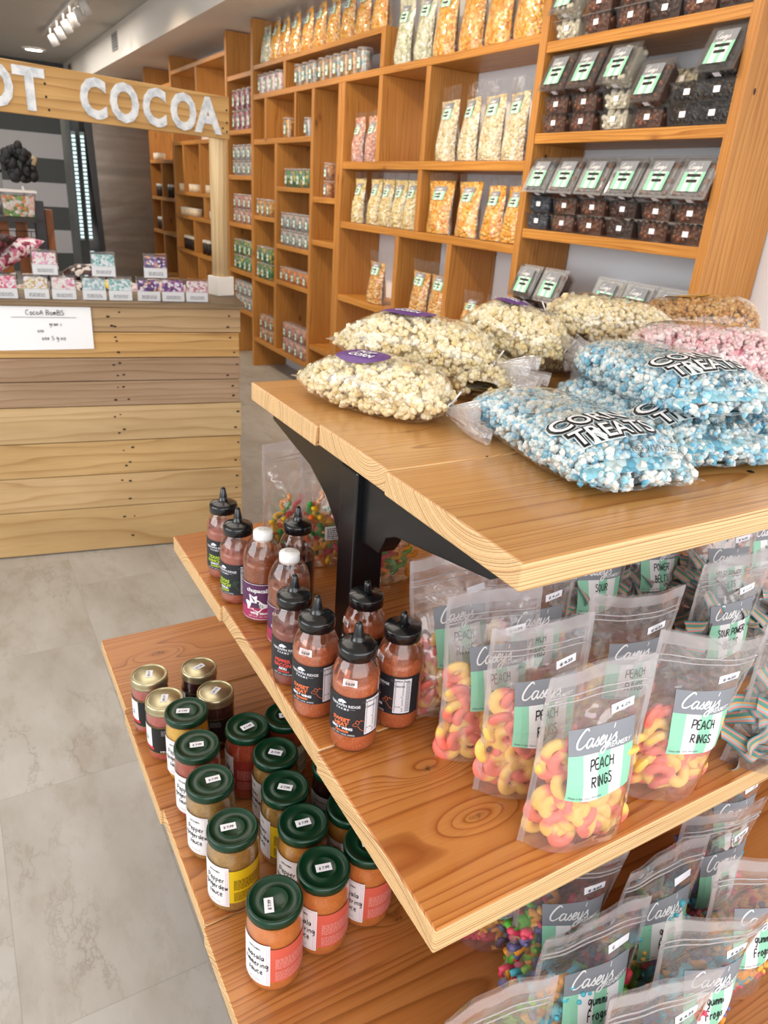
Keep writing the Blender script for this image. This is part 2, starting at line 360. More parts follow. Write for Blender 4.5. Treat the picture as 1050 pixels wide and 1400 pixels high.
# ------------------------------------------------------------------ the setting
def floor_mat():
    t = NT('stone_look_tile'); v = t.coord('Object'); sx = t.n('ShaderNodeSeparateXYZ'); t.l(v, sx.inputs[0]); X, Y, _ = sx.outputs
    W, L, X0, Y0 = .33, .614, -.078, .953
    u = t.math('DIVIDE', t.math('SUBTRACT', X, X0), W); col = t.math('FLOOR', u); fu = t.math('FRACT', u)
    sh = t.math('MULTIPLY', t.math('FRACT', t.math('MULTIPLY', col, .37)), 1.0)
    q = t.math('ADD', t.math('DIVIDE', t.math('SUBTRACT', Y, Y0), L), sh); fq = t.math('FRACT', q); row = t.math('FLOOR', q)
    ex = t.math('MULTIPLY', t.math('MINIMUM', fu, t.math('SUBTRACT', 1.0, fu)), W); ey = t.math('MULTIPLY', t.math('MINIMUM', fq, t.math('SUBTRACT', 1.0, fq)), L)
    e = t.math('MINIMUM', ex, ey); seam = t.math('LESS_THAN', e, .0011)
    cb = t.n('ShaderNodeCombineXYZ'); t.l(t.math('ADD', X, t.math('MULTIPLY', row, 1.7)), cb.inputs[0]); t.l(t.math('ADD', t.math('MULTIPLY', Y, .42), t.math('MULTIPLY', col, 3.1)), cb.inputs[1])
    n1 = t.noise(cb.outputs[0], 5, 5, .6); base = t.ramp(n1, [(.28, '#a39c92'), (.5, '#b3aea6'), (.72, '#c0bcb6')])
    n2 = t.noise(cb.outputs[0], 7, 8, .68); vein = t.math('ABSOLUTE', t.math('SUBTRACT', n2, .5))
    vm = t.ramp(vein, [(0, (1, 1, 1)), (.018, (.4, .4, .4)), (.05, (0, 0, 0))]); mask = t.ramp(t.noise(cb.outputs[0], 3.2, 3), [(.48, (0, 0, 0)), (.66, (1, 1, 1))])
    c = t.mix(t.math('MULTIPLY', t.math('MULTIPLY', vm, mask), .85), base, lin('#8d8376'))
    c = t.mix(t.math('MULTIPLY', t.ramp(t.noise(cb.outputs[0], 9, 6, .7), [(.52, (0, 0, 0)), (.68, (1, 1, 1))]), .5), c, lin('#98897a'))
    c = t.mix(t.math('MULTIPLY', seam, .4), c, lin('#8a857e'))
    t.bsdf(Base_Color=c, Roughness=.42, Normal=t.bump(t.math('SUBTRACT', 1.0, seam), .3, .0006)); return t.mat
fl = struct(MB().box(-3.6, 3.2, -2.6, 13.2, -.05, 0).build('floor', floor_mat()))
wallm = plain('painted_wall', '#eceff4', .7); ceilm = plain('painted_ceiling', '#c9c3ba', .8); sofm = plain('painted_soffit', '#efe9e1', .7)
struct(MB().box(2.467, 2.6, -.6, 13.1, 0, 2.95).build('wall_right', wallm))
struct(MB().box(-3.55, -3.4, 4.0, 13.1, 0, 2.95).build('wall_left', wallm))
struct(MB().box(-3.6, 2.6, -2.4, 13.1, 2.84, 2.95).build('ceiling', ceilm))
struct(MB().box(1.866, 2.466, -.6, 12.79, 2.53, 2.839).build('trim_soffit', sofm))
def stripe_mat():
    t = NT('striped_wall_paint'); v = t.coord('Object'); sx = t.n('ShaderNodeSeparateXYZ'); t.l(v, sx.inputs[0])
    k = t.math('LESS_THAN', t.math('FRACT', t.math('DIVIDE', t.math('SUBTRACT', sx.outputs[2], .275), .66)), .5)
    hi = t.math('GREATER_THAN', sx.outputs[2], 1.93)
    c = t.mix(t.math('MAXIMUM', k, hi), lin('#565a5c'), lin('#c9c8cc')); c = t.mix(t.math('MAXIMUM', t.math('SUBTRACT', 1.0, k), hi), lin('#c4c2c6'), lin('#505455'))
    t.bsdf(Base_Color=c, Roughness=.7); return t.mat
struct(MB().box(-3.6, 2.6, 12.8, 12.95, 0, 2.95).build('wall_back', stripe_mat()))
vent = plain('vent_grille', '#8f8b85', .5)
for i, (yy, ) in enumerate(((9.15,), (12.2,))):
    g = thing('wall_vent', ('grey slotted vent high on the white soffit face, nearer one', 'small grey vent at the far end of the soffit face')[i], 'vent', (1.86, yy, 2.62))
    MB().box(-.004, .005, -.13, .13, 0, .16).build('frame', vent, g)
    m = MB()
    for k in range(5): m.box(-.008, -.003, -.11, .11, .02 + k * .026, .034 + k * .026)
    m.build('louver', plain('vent_dark', '#4c4a48', .5), g)
g = thing('recessed_light', 'round glowing recessed light in the far ceiling', 'light', (1.37, 11.7, 2.83))
MB().lathe([(.10, 0), (.13, -.012), (.14, .008)], 32).build('trim_ring', white, g)
MB().lathe([(0, -.002), (.10, -.002)], 32).build('lens', plain('lamp_glow', '#fff4e0', .4, emit=14), g)
whitep = plain('white_painted_metal', '#d9d6d2', .4)
tl = thing('track_light', 'white track light rail with small spotlights hanging from the far ceiling', 'light', (1.31, 8.7, 2.84))
MB().box(-.015, .015, -1.2, 1.6, -.03, 0).build('rail', whitep, tl)
for k, yy in enumerate((-1.1, -.75, -.4, 0, .45, .95)):
    m = MB().tube([(0, yy, -.03), (0, yy, -.12)], .008, 8).tube([(.0, yy, -.10), (.05, yy + .02, -.19)], [.034, .042], 16)
    m.build('spotlight', whitep, tl)

# ------------------------------------------------------------------ wall shelving (boards are parts of each unit)
WZ = wood('fir_upright', '#cf944c', '#c3843c', '#a66a2a', (.1, -.12), 85, .45, 'Z', .03, rnd=4, tone=.8)
WY = wood('fir_shelf', '#d3974a', '#c6863a', '#a86a26', (.12, -.10), 85, .42, 'Y', .03, rnd=4, tone=.8)
XF, XB = 2.173, 2.462
def board(name, y0, y1, z0, z1, par, xf=XF, mat=None):
    c = Vector(((xf + XB) / 2, (y0 + y1) / 2, (z0 + z1) / 2)); hx, hy, hz = (XB - xf) / 2, (y1 - y0) / 2, (z1 - z0) / 2
    m = MB().box(-hx, hx, -hy, hy, -hz, hz)
    return m.build(name, mat or (WZ if z1 - z0 > y1 - y0 else WY), par, c - par.location, bevel=.0025)
def unit(label, y, ups, shelves, divs):
    t = thing('wall_shelving_unit', label, 'shelving', (2.3, y, 0), group=None)
    for (y0, y1, z0, z1) in ups: board('upright', y0, y1, z0, z1, t)
    for (y0, y1, z, th) in shelves: board('shelf', y0, y1, z - th, z, t, XF + .004)
    for (y0, y1, z0, z1) in divs: board('divider', y0, y1, z0, z1, t, XF + .003)
    return t
sc_hole = plain('screw_hole', '#2a1408', .6)
U1 = unit('wooden wall shelving section nearest the right edge, holding clear clamshell boxes of chocolates', 2.15,
     [(1.658, 1.698, 0, 2.52), (2.608, 2.650, 0, 2.52)],
     [(1.6985, 2.6075, z, .038) for z in (2.0, 1.68, 1.317, .965, .60, .24)], [])
for (yy, zz, xx) in ((1.6575, 1.118, 2.245), (1.6575, 1.116, 2.42), (1.6575, 1.77, 2.22), (2.607, 1.60, 2.25), (2.607, 1.91, 2.26), (2.607, 1.15, 2.23), (2.607, 1.15, 2.36)):
    MB().add([(xx + .006 * math.cos(a), yy, zz + .010 * math.sin(a)) for a in [k * math.pi / 5 for k in range(10)]], [tuple(range(10))]).build('screw_hole', sc_hole, U1, -U1.location)
U2 = unit('wooden wall shelving section of staggered cubbies holding tall popcorn bags', 3.5,
     [(4.362, 4.402, .36, 2.0)],
     [(2.6505, 5.8995, 2.035, .035), (2.6505, 4.3615, 1.58, .040), (2.6505, 4.3615, 1.245, .038), (2.6505, 4.3615, .805, .036), (2.6505, 4.3615, .42, .036)],
     [(3.92, 3.96, 1.5805, 1.9995), (3.447, 3.485, 1.5805, 1.9995), (3.455, 3.493, 1.2455, 1.5395), (3.13, 3.168, .8055, 1.2065), (3.64, 3.678, .8055, 1.2065)])
U3 = unit('wooden wall shelving section with small cubbies of candy tubs, left of the tall popcorn cubbies', 5.2,
     [(5.900, 5.945, 0, 2.52), (4.405, 4.447, .05, 1.999), (4.79, 4.832, .05, 1.999)],
     [(3.962, 5.8995, 2.225, .030), (4.8325, 5.8995, 1.735, .035), (4.8325, 5.425, 1.42, .030), (5.4675, 5.8995, 1.20, .030), (4.8325, 5.425, 1.026, .030),
      (5.4675, 5.8995, .735, .030), (4.8325, 5.425, .77, .030), (4.8325, 5.8995, .245, .034), (4.4475, 4.7895, 1.372, .034), (4.4475, 4.7895, 1.105, .034), (4.4475, 4.7895, .40, .034)],
     [(3.922, 3.9615, 2.0355, 2.225), (5.28, 5.315, 2.0355, 2.1945), (5.635, 5.668, 1.7355, 1.9995), (5.095, 5.12, 1.7355, 1.9995), (5.4255, 5.467, .2455, 1.6995)])
U4 = unit('narrow wooden wall shelving column of candy tubs behind the sign post', 6.2,
     [(6.50, 6.545, 0, 2.52)], [(5.9455, 6.4995, z, .034) for z in (2.2, 1.815, 1.485, 1.12, .745, .43)], [])
U5 = unit('wooden wall shelving section seen left of the white sign post', 7.4,
     [(8.20, 8.245, 0, 2.52)], [(6.5455, 8.1995, z, .034) for z in (2.39, 1.77, 1.32, 1.10, .77, .30)],
     [(7.35, 7.385, 1.80, 2.355), (7.85, 7.885, 1.3205, 1.7355), (7.30, 7.335, 1.3205, 1.7355), (7.56, 7.595, .7705, 1.0655), (7.45, 7.485, .3005, .7355), (7.2, 7.235, 1.1005, 1.2855)])
U6 = unit('farthest wooden wall shelving section beside the steel cooler', 8.9,
     [(9.28, 9.325, 0, 2.52), (10.6, 10.645, 0, 2.52)], [(8.2455, 9.2795, z, .034) for z in (2.30, 1.61, 1.24, .89, .45)] + [(9.3255, 10.5995, z, .034) for z in (2.3, 1.7, 1.3, .9)],
     [(8.72, 8.755, 1.2405, 1.5755), (8.8, 8.835, .8905, 1.2055), (8.75, 8.785, .4505, .8555)])

# ------------------------------------------------------------------ display stand
PS = Vector((1.2, .903, 0))
st = thing('display_stand', 'three-tier wooden plank display stand on black steel posts in the foreground', 'display stand', PS)
def planks(name, x0, x1, ys, z0, z1, pal, knots, piths, freq, rough=.3, coat=.25):
    m = MB(); mats = []
    for i in range(len(ys) - 1):
        dz = (0, .0015, -.001, .001)[i % 4]; dx = (0, .003, -.002, .002)[i % 4]
        vs = MB().box(x0 + dx, x1, ys[i] + .0004, ys[i + 1] - .0004, z0 + dz, z1 + dz)
        top, edge = pal
        kn = [k for k in knots if ys[i] < k[1] < ys[i + 1]]
        mats.append(wood('%s_face_%d' % (name, i), *top, pith=piths[i], freq=freq, rough=rough, knots=kn, tone=.8, coat=coat, amp=.028, avg=.5))
        mats.append(wood('%s_edge_%d' % (name, i), *edge, pith=piths[i], freq=freq, rough=.55, knots=kn, tone=.3, amp=.028, avg=.1))
        k = len(m.v); m.v += vs.v
        for j, f in enumerate(vs.f): m.f.append(tuple(a + k for a in f)); m.m.append(2 * i + (0 if j in (0, 1) else 1)); m.s.append(False)
    return m.build(name, mats, st, -PS, bevel=.003)
EDGE = ('#ecc793', '#e3b680', '#8a5c34')
planks('top_shelf', .476, 1.95, (.497, .789, 1.008, 1.306), 1.025, 1.06, (('#dfa865', '#d69a57', '#a96c34'), EDGE),
       [(.72, .80, .012), (.84, .70, .006), (.60, .93, .010), (.76, 1.05, .006)], [(.60, 1.20), (.86, 1.13), (1.19, 1.035)], 260)
planks('middle_shelf', .338, 2.05, (.394, .687, 1.098, 1.412), .675, .71, (('#d88f4c', '#cd803e', '#a55a24'), EDGE),
       [(.47, .50, .011), (.46, .595, .012), (.40, .99, .008), (.9, .6, .01)], [(.50, .44), (.90, .50), (1.25, .56)], 270, .26, .4)
planks('bottom_shelf', .182, 2.1, (.150, .716, .958, 1.246, 1.513), .389, .424, (('#d08b4e', '#c47c3f', '#9f5f2c'), EDGE),
       [(.29, 1.41, .013), (.44, .60, .009), (.42, .64, .006), (.24, .80, .004)], [(.45, .16), (.82, .25), (1.1, .22), (1.42, .27)], 210, .34, .2)
for px in (.508, 1.75):
    MB().box(px - .027, px + .027, .876, .930, 0, 1.024).build('post', black_metal, st, -PS, bevel=.003)
    for (zt, ya, yb, dp) in ((1.0245, .565, 1.24, .115), (.6745, .47, 1.33, .12), (.3885, .38, 1.42, .12)):
        for s in (-1, 1):
            ye = ya if s < 0 else yb; yo = .876 if s < 0 else .930
            pl = [(yo, zt), (ye, zt), (ye, zt - .022)]
            if s < 0: pl += [(yo - .10, zt - .062), (yo - .075, zt - .075), (yo - .066, zt - .092), (yo - .055, zt - .108), (yo, zt - .112)]
            else: pl += [(yo + .14, zt - .055), (yo + .075, zt - .085), (yo + .04, zt - .115), (yo + .015, zt - .150), (yo, zt - .17)]
            MB().prism(pl if s > 0 else pl, .03, lambda y, z, h: (px - .015 + h, y, z)).build('bracket', black_metal, st, -PS, bevel=.0015)
for (x, y) in ((.65, .795), (.71, .68), (.69, .84), (1.0, .60)):
    MB().lathe([(0, 1.0612), (.0045, 1.0612), (.0058, 1.0602)], 14, c=(x, y)).build('screw_head', plain('screw_steel', '#4a4038', .4, .8), st, -PS)

# ------------------------------------------------------------------ pallet-wood counter
ang = math.atan2(-.168, .985)
CT = thing('pallet_wood_counter', 'pallet-board clad counter carrying small boxes, under the overhead letter sign', 'counter', (.948, 2.734, 0), rot=(0, 0, ang))
zs = (.005, .191, .330, .467, .606, .701, .788, .882, .972)
pal = (('#d9b783', '#d2ae79', '#bf9761'), ('#dab98a', '#d2af7e', '#be9865'), ('#d6b27c', '#cea872', '#b88f59'), ('#d8ba8e', '#d0b081', '#ba9768'),
       ('#b3967a', '#aa8c6f', '#937658'), ('#ad9075', '#a4866a', '#8a6c52'), ('#d0a76c', '#c4985b', '#a37543'), ('#bb9c74', '#b0916a', '#8f7350'))
for i in range(8):
    mt = wood('pallet_board_%d' % i, *pal[i], pith=(.3, -.04 + .02 * i), freq=(26, 30, 24, 34, 42, 36, 38, 34)[i], rough=.7, knots=[((-.33, .39, .013), (-.41, .26, .008), (-.83, .07, .010), (-.73, .33, .012), (-.035, .53, .012), (-.2, .8, .005), (-.9, .6, .004), (-.5, .93, .004))[i]][:1] and [((-.33, .14, .008), (-.41, .26, .008), (-.36, .395, .012), (-.035, .53, .012), (-.2, .8, .005), (-.9, .6, .004), (-.5, .84, .004), (-.6, .93, .004))[i]], tone=.9, amp=.03, axis='X')
    # grain runs along the board; the board faces the room, so use z as the across-grain axis
    MB().box(-1.62, (0, .002, -.002, .003, -.004, 0, -.002, .004)[i], 0, .018, zs[i] + .0015, zs[i + 1] - .0015).build('slat', mt, CT, bevel=.0015)
m = MB()
rr = random.Random(3)
for i in range(8):
    for xx in (-.44, -.03, -.46, -1.2):
        for k in range(2):
            x = xx + rr.uniform(-.02, .02); z = zs[i] + (zs[i + 1] - zs[i]) * (.28 + .45 * k) + rr.uniform(-.01, .01); r = rr.uniform(.0025, .0045)
            m.add([(x + 1.6 * r * math.cos(a), -.0006, z + r * math.sin(a)) for a in [q * math.pi / 4 for q in range(8)]], [tuple(range(8))])
m.build('nail_holes', plain('nail_stain', '#3b2a1c', .8), CT)['kind'] = 'stuff'
cw = wood('counter_top_board', '#8f7657', '#7d6547', '#54432f', (.1, -.05), 60, .55, 'X', .03, tone=.8)
MB().box(-1.64, .02, -.015, .27, .972, .992).build('top', cw, CT, bevel=.002)
MB().box(-1.62, -.012, .019, .25, 0, .9715).build('body', wood('counter_side', '#b08b60', '#a07a50', '#7c5a36', (.1, -.05), 60, .7, 'Z', .03), CT)
# paper price sheet taped to the front
def ct(x, y, z):
    v = Matrix.Rotation(ang, 3, 'Z') @ Vector((x, y, z)); return v + Vector((.948, 2.734, 0))
pp = thing('paper_sign', 'white handwritten paper sheet taped to the front of the pallet counter', 'sign', ct(-.70, -.003, .82), rot=(0, 0, ang))
MB().grid(lambda u, v: (-.17 + .34 * u, -.002 - .003 * math.sin(3 * u) * (1 - v), .155 * v + .006 * (u - .5)), 8, 4).build('sheet', white, pp)
m = MB()
f = lambda x, z: (x, -.0062, z)
for (s_, sz, x, z) in (('CocoA BomBS', .017, .02, .122), ('3'.replace('3', 'gram s'), .012, .05, .085), ('one', .012, .0, .062), ('one S g oo', .014, .04, .035)):
    m.flat(handwriting(s_, .12, .05, 3), f, 0, (x, z), sz)
m.flat(rect(-.09, .12, .113, .1145), f)
m.build('handwriting', ink, pp)

# ------------------------------------------------------------------ HOT COCOA sign
sd = Vector((.958, .286, 0)).normalized(); sa = math.atan2(sd.y, sd.x)
SG = thing('overhead_sign', 'wooden overhead board sign with whitewashed letters on a pale round post', 'sign', (.955, 2.972, .9925), rot=(0, 0, sa))
pine = wood('pale_round_post', '#e6cba0', '#dcbd8c', '#c39c66', (.02, -.02), 60, .6, 'Z', .02, tone=.5)
MB().lathe([(.0, .072), (.0335, .072), (.033, .58)], 24).build('post', pine, SG)
MB().box(-.037, .037, -.037, .037, 0, .073).build('post_foot', plain('white_foot_paint', '#e9e4dc', .6), SG, bevel=.002)
bd = wood('sign_board', '#cda468', '#c4985a', '#a67b46', (.3, -.06), 28, .65, 'X', .05, knots=[(-.70, .65, .010)], tone=1)
MB().box(-1.35, .012, -.060, -.0405, .565, .704).build('board', bd, SG, bevel=.002)
lw = NT('whitewashed_letter'); lc = lw.ramp(lw.noise(lw.coord('Object'), 28, 5, .65), [(.35, '#b4bac0'), (.55, '#dadddf'), (.75, '#e9eaea')]); lw.bsdf(Base_Color=lc, Roughness=.6)
from collections import Counter
for ch, s in zip('HOTCOCOA', (-.905, -.808, -.708, -.510, -.403, -.294, -.182, -.082)):
    m = MB(); v, f_ = text(ch, .152, 0, .006)
    sx = .82 if ch in 'OC' else .95
    n = len(v); V = [(x * sx, -.0655, z) for x, z in v] + [(x * sx, -.0602, z) for x, z in v]
    ed = Counter(tuple(sorted((q[i], q[(i + 1) % len(q)]))) for q in f_ for i in range(len(q)))
    F = [tuple(q) for q in f_]
    for q in f_:
        for i in range(len(q)):
            a, b = q[i], q[(i + 1) % len(q)]
            if ed[tuple(sorted((a, b)))] == 1: F.append((a, a + n, b + n, b))
    m.add(V, F); m.build('letter', lw.mat, SG, (s, 0, .583))
m = MB()
for (x, z) in ((.0, .59), (.0, .62), (.0, .66), (-.018, .60), (-.66, .655), (-.66, .62), (-.655, .585)):
    m.add([(x + .004 * math.cos(a), -.0606, z + .004 * math.sin(a)) for a in [q * math.pi / 4 for q in range(8)]], [tuple(range(8))])
m.build('nails', plain('rusty_nail', '#2c1c14', .6), SG)['kind'] = 'stuff'
# ------------------------------------------------------------------ stand-up pouches
def interp(x, tab):
    for (a, b), (c, d) in zip(tab, tab[1:]):
        if x <= c: return b + (d - b) * (x - a) / (c - a)
    return tab[-1][1]
DT = [(0, .030), (.12, .034), (.4, .028), (.62, .015), (.78, .004), (.85, .0012), (1.01, .0012)]
class Pouch:
    def __init__(s, W, H, seed=0, fat=1.0, lip=.0):
        s.W, s.H, s.fat, s.lip = W, H, fat, lip; r = random.Random(seed); s.a = r.uniform(0, 6); s.b = r.uniform(0, 6); s.k = r.uniform(.6, 1.4); s.seed = seed
    def half(s, x, t):
        e = max(0, 1 - abs(2 * x / .93) ** 2.3) ** .72 if abs(2 * x) < .93 else 0
        wr = 1 + .10 * math.sin(9 * x + 5 * t + s.a) * math.sin(7 * t + s.b)
        return interp(t, DT) * e * s.fat * wr + .0009
    def mid(s, x, t):
        return (t ** 2.2) * (.012 * s.k * math.sin(3.2 * x + s.a) + s.lip) + .0022 * math.sin(16 * x + s.b + 3 * t) * max(0, t - .55)
    def p(s, x, t, h=0, side=-1):
        w = s.W * (1 - .05 * math.sin(math.pi * min(t * 1.25, 1)) * s.fat)
        zz = s.H * t * (1 + .01 * math.sin(4 * x + s.b)) + (.010 * (abs(2 * x) ** 2) * 0)
        return (x * w, s.mid(x, t) + side * (s.half(x, t) + h), zz)
def casey_label(m, pf, x0, x1, t0, t1, lines, seed, W, H, hw=.085, detail=True):
    """grey header with the script logo over green and white stripes, hand-lettered name; x in widths, t in heights"""
    A = (x1 - x0) * W / ((t1 - t0) * H)      # aspect
    f = lambda a, b, h=.0007: pf(x0 + (x1 - x0) * a, t0 + (t1 - t0) * b, h)
    m.add([f(a / 8, .64 + .36 * b / 3) for b in range(4) for a in range(9)], [(b * 9 + a, b * 9 + a + 1, b * 9 + a + 10, b * 9 + a + 9) for b in range(3) for a in range(8)], 0)
    for i, (a, b, c) in enumerate(((0, .21, 1), (.21, .43, 2), (.43, .62, 1), (.62, .83, 2), (.83, 1, 1))):
        V, F = rect(a, b, 0, .64, 2, 5); m.add([f(*q) for q in V], F, c)
    V, F = strokes(LOGO, .21, True, .5, .22)
    k = .66 / 5.4
    m.add([f(.09 + x * k, .735 + y * k * A * .92, .0011) for x, y in V], F, 2)
    if detail:
        V, F = text('CREAMERY', .085 * 1.0, .3, .0012); m.add([f(.72 + x, .675 + y * A, .0011) for x, y in V], F, 2)
        V, F = text('Made in Eau Claire, Wisconsin', .038, 0, 0, 1, 'LEFT'); m.add([f(.03 + x, .035 + y * A, .0011) for x, y in V], F, 3)
    n = len(lines)
    for i, ln in enumerate(lines):
        V, F = handwriting(ln, .15, .05, seed * 7 + i); sz = hw * (1.0 if len(ln) < 6 else .90)
        m.add([f(.50 + x * sz * 1.15, (.42 - i * .23) + y * sz * A * 1.55, .0012) for x, y in V], F, 4)
LABM = [greyp, mint, white, greyink, ink]
def price_patch(m, f, txt='$ 4.25', tm=1):
    V, F = rect(0, 1, 0, .55); m.add([f(*q) for q in V], F, 0)
    V, F = text(txt, .26, .1, .008); m.add([f(.5 + x, .16 + y, .0003) for x, y in V], F, tm)
def f_lift(fn):
    return lambda a, b, h=0: fn(a, b, h)

# gummy pieces (mesh data shared by all copies)
def gum(name, c1, c2, sc=.018, sss=.25, axis=0):
    t = NT(name); v = t.coord('Object'); sx = t.n('ShaderNodeSeparateXYZ'); t.l(v, sx.inputs[0])
    f = t.math('ADD', t.math('DIVIDE', sx.outputs[axis], sc), .5); col = t.ramp(f, [(.36, c1), (.62, c2)])
    nz = t.noise(v, 900, 2)
    p = t.bsdf(Base_Color=col, Roughness=.42, Normal=t.bump(nz, .45, .0008)); p.inputs['Subsurface Weight'].default_value = sss
    p.inputs['Subsurface Radius'].default_value = (.010, .005, .003); p.inputs['Subsurface Scale'].default_value = .5
    return t.mat
peachm = gum('sugared_peach_gummy', '#ee7a68', '#f6c765', .030)
def ring_mesh():
    m = MB()
    m.grid(lambda u, v: ((.0125 + .0078 * math.cos(2 * math.pi * v)) * math.cos(2 * math.pi * u), (.0118 + .0074 * math.cos(2 * math.pi * v)) * math.sin(2 * math.pi * u), .0058 * math.sin(2 * math.pi * v)), 20, 10)
    o = m.build('gummy_ring', peachm); me = o.data; bpy.data.objects.remove(o); return me
def ico(m, c, r, mi=0, sq=(1, 1, 1)):
    import bmesh
    if not hasattr(ico, 'd'):
        b = bmesh.new(); bmesh.ops.create_icosphere(b, subdivisions=2, radius=1); b.verts.index_update()
        ico.d = ([tuple(v.co) for v in b.verts], [tuple(v.index for v in f.verts) for f in b.faces]); b.free()
    m.add([(c[0] + r * x * sq[0], c[1] + r * y * sq[1], c[2] + r * z * sq[2]) for x, y, z in ico.d[0]], ico.d[1], mi, True)
def frog_mesh(col1, col2, nm):
    m = MB(); ico(m, (0, 0, 0), .0085, 0, (1, 1.25, .75)); ico(m, (0, .011, .002), .006, 0, (1.1, .9, .85))
    for s in (-1, 1):
        ico(m, (s * .0035, .014, .006), .0022)
        m.tube([(s * .005, .006, 0), (s * .012, .011, -.001), (s * .014, .016, -.002)], [.0035, .003, .0034], 8)
        m.tube([(s * .005, -.006, 0), (s * .014, -.004, 0), (s * .013, -.014, -.002)], [.0042, .0036, .0036], 8)
    m.v = [(x * 1.45, y * 1.45, z * 1.4) for x, y, z in m.v]; o = m.build('gummy_frog', gum(nm, col1, col2, .03, .2, 1)); me = o.data; bpy.data.objects.remove(o); return me
belt_cols = [plain('belt_teal', '#4f8c8e', .55), plain('belt_pink', '#d88a80', .55), plain('belt_orange', '#d99a55', .55), plain('belt_pale_blue', '#8db9bd', .55), plain('belt_green', '#5f9579', .55)]
def belt_mesh(seed):
    r = random.Random(seed); a, b, c = r.uniform(.006, .011), r.uniform(0, 6), r.uniform(.15, .5); m = MB(); nu, nv = 26, 8
    def P(u, v, h):
        x = (u - .5) * .085; z = a * math.sin(u * 9 + b) + c * .02 * math.sin(4 * u); tw = .7 * math.sin(u * 4 + b)
        y = (v - .5) * .021; return (x, y * math.cos(tw), z + y * math.sin(tw) + h)
    for k, mi in enumerate((0, 1, 3, 2, 0, 4, 1, 0)):
        m.add([P(i / nu, (k + j) / nv, 0) for j in range(2) for i in range(nu + 1)], [(i, i + 1, nu + 2 + i, nu + 1 + i) for i in range(nu)], mi, True)
    o = m.build('sour_belt', belt_cols); me = o.data; bpy.data.objects.remove(o); return me
RINGM = [ring_mesh()]
FROGS = [frog_mesh(*q) for q in (('#3f9fb8', '#4fb3c4', 'blue_frog'), ('#e0952e', '#f0b04a', 'orange_frog'), ('#55a82e', '#7fc23a', 'green_frog'),
         ('#d22f44', '#e8506a', 'red_frog'), ('#5a5480', '#6f6a98', 'purple_frog'), ('#e8a04a', '#4fb3c4', 'two_tone_frog'))]
BELTS = [belt_mesh(i) for i in range(4)]
WORMS = []
for cc in (('#d81f3c', '#e0405a', 'red_worm'), ('#e86a18', '#f0a030', 'orange_worm'), ('#f0c018', '#f4a02a', 'yellow_worm'), ('#2f9a3a', '#58b040', 'green_worm')):
    m = MB().tube([((i - 7) * .0042, .006 * math.sin(i * .9), .004 * math.cos(i * .7)) for i in range(15)], [.0042 + .0006 * (i % 2) for i in range(15)], 9)
    o = m.build('gummy_worm', gum(cc[2], cc[0], cc[1], .05)); WORMS.append(o.data); bpy.data.objects.remove(o)
KN = {'peach': ('gummy_ring', RINGM, .0135, 46), 'frog': ('gummy_frog', FROGS, .0125, 62), 'belt': ('sour_belt', BELTS, .013, 40), 'worm': ('gummy_worm', WORMS, .010, 40)}
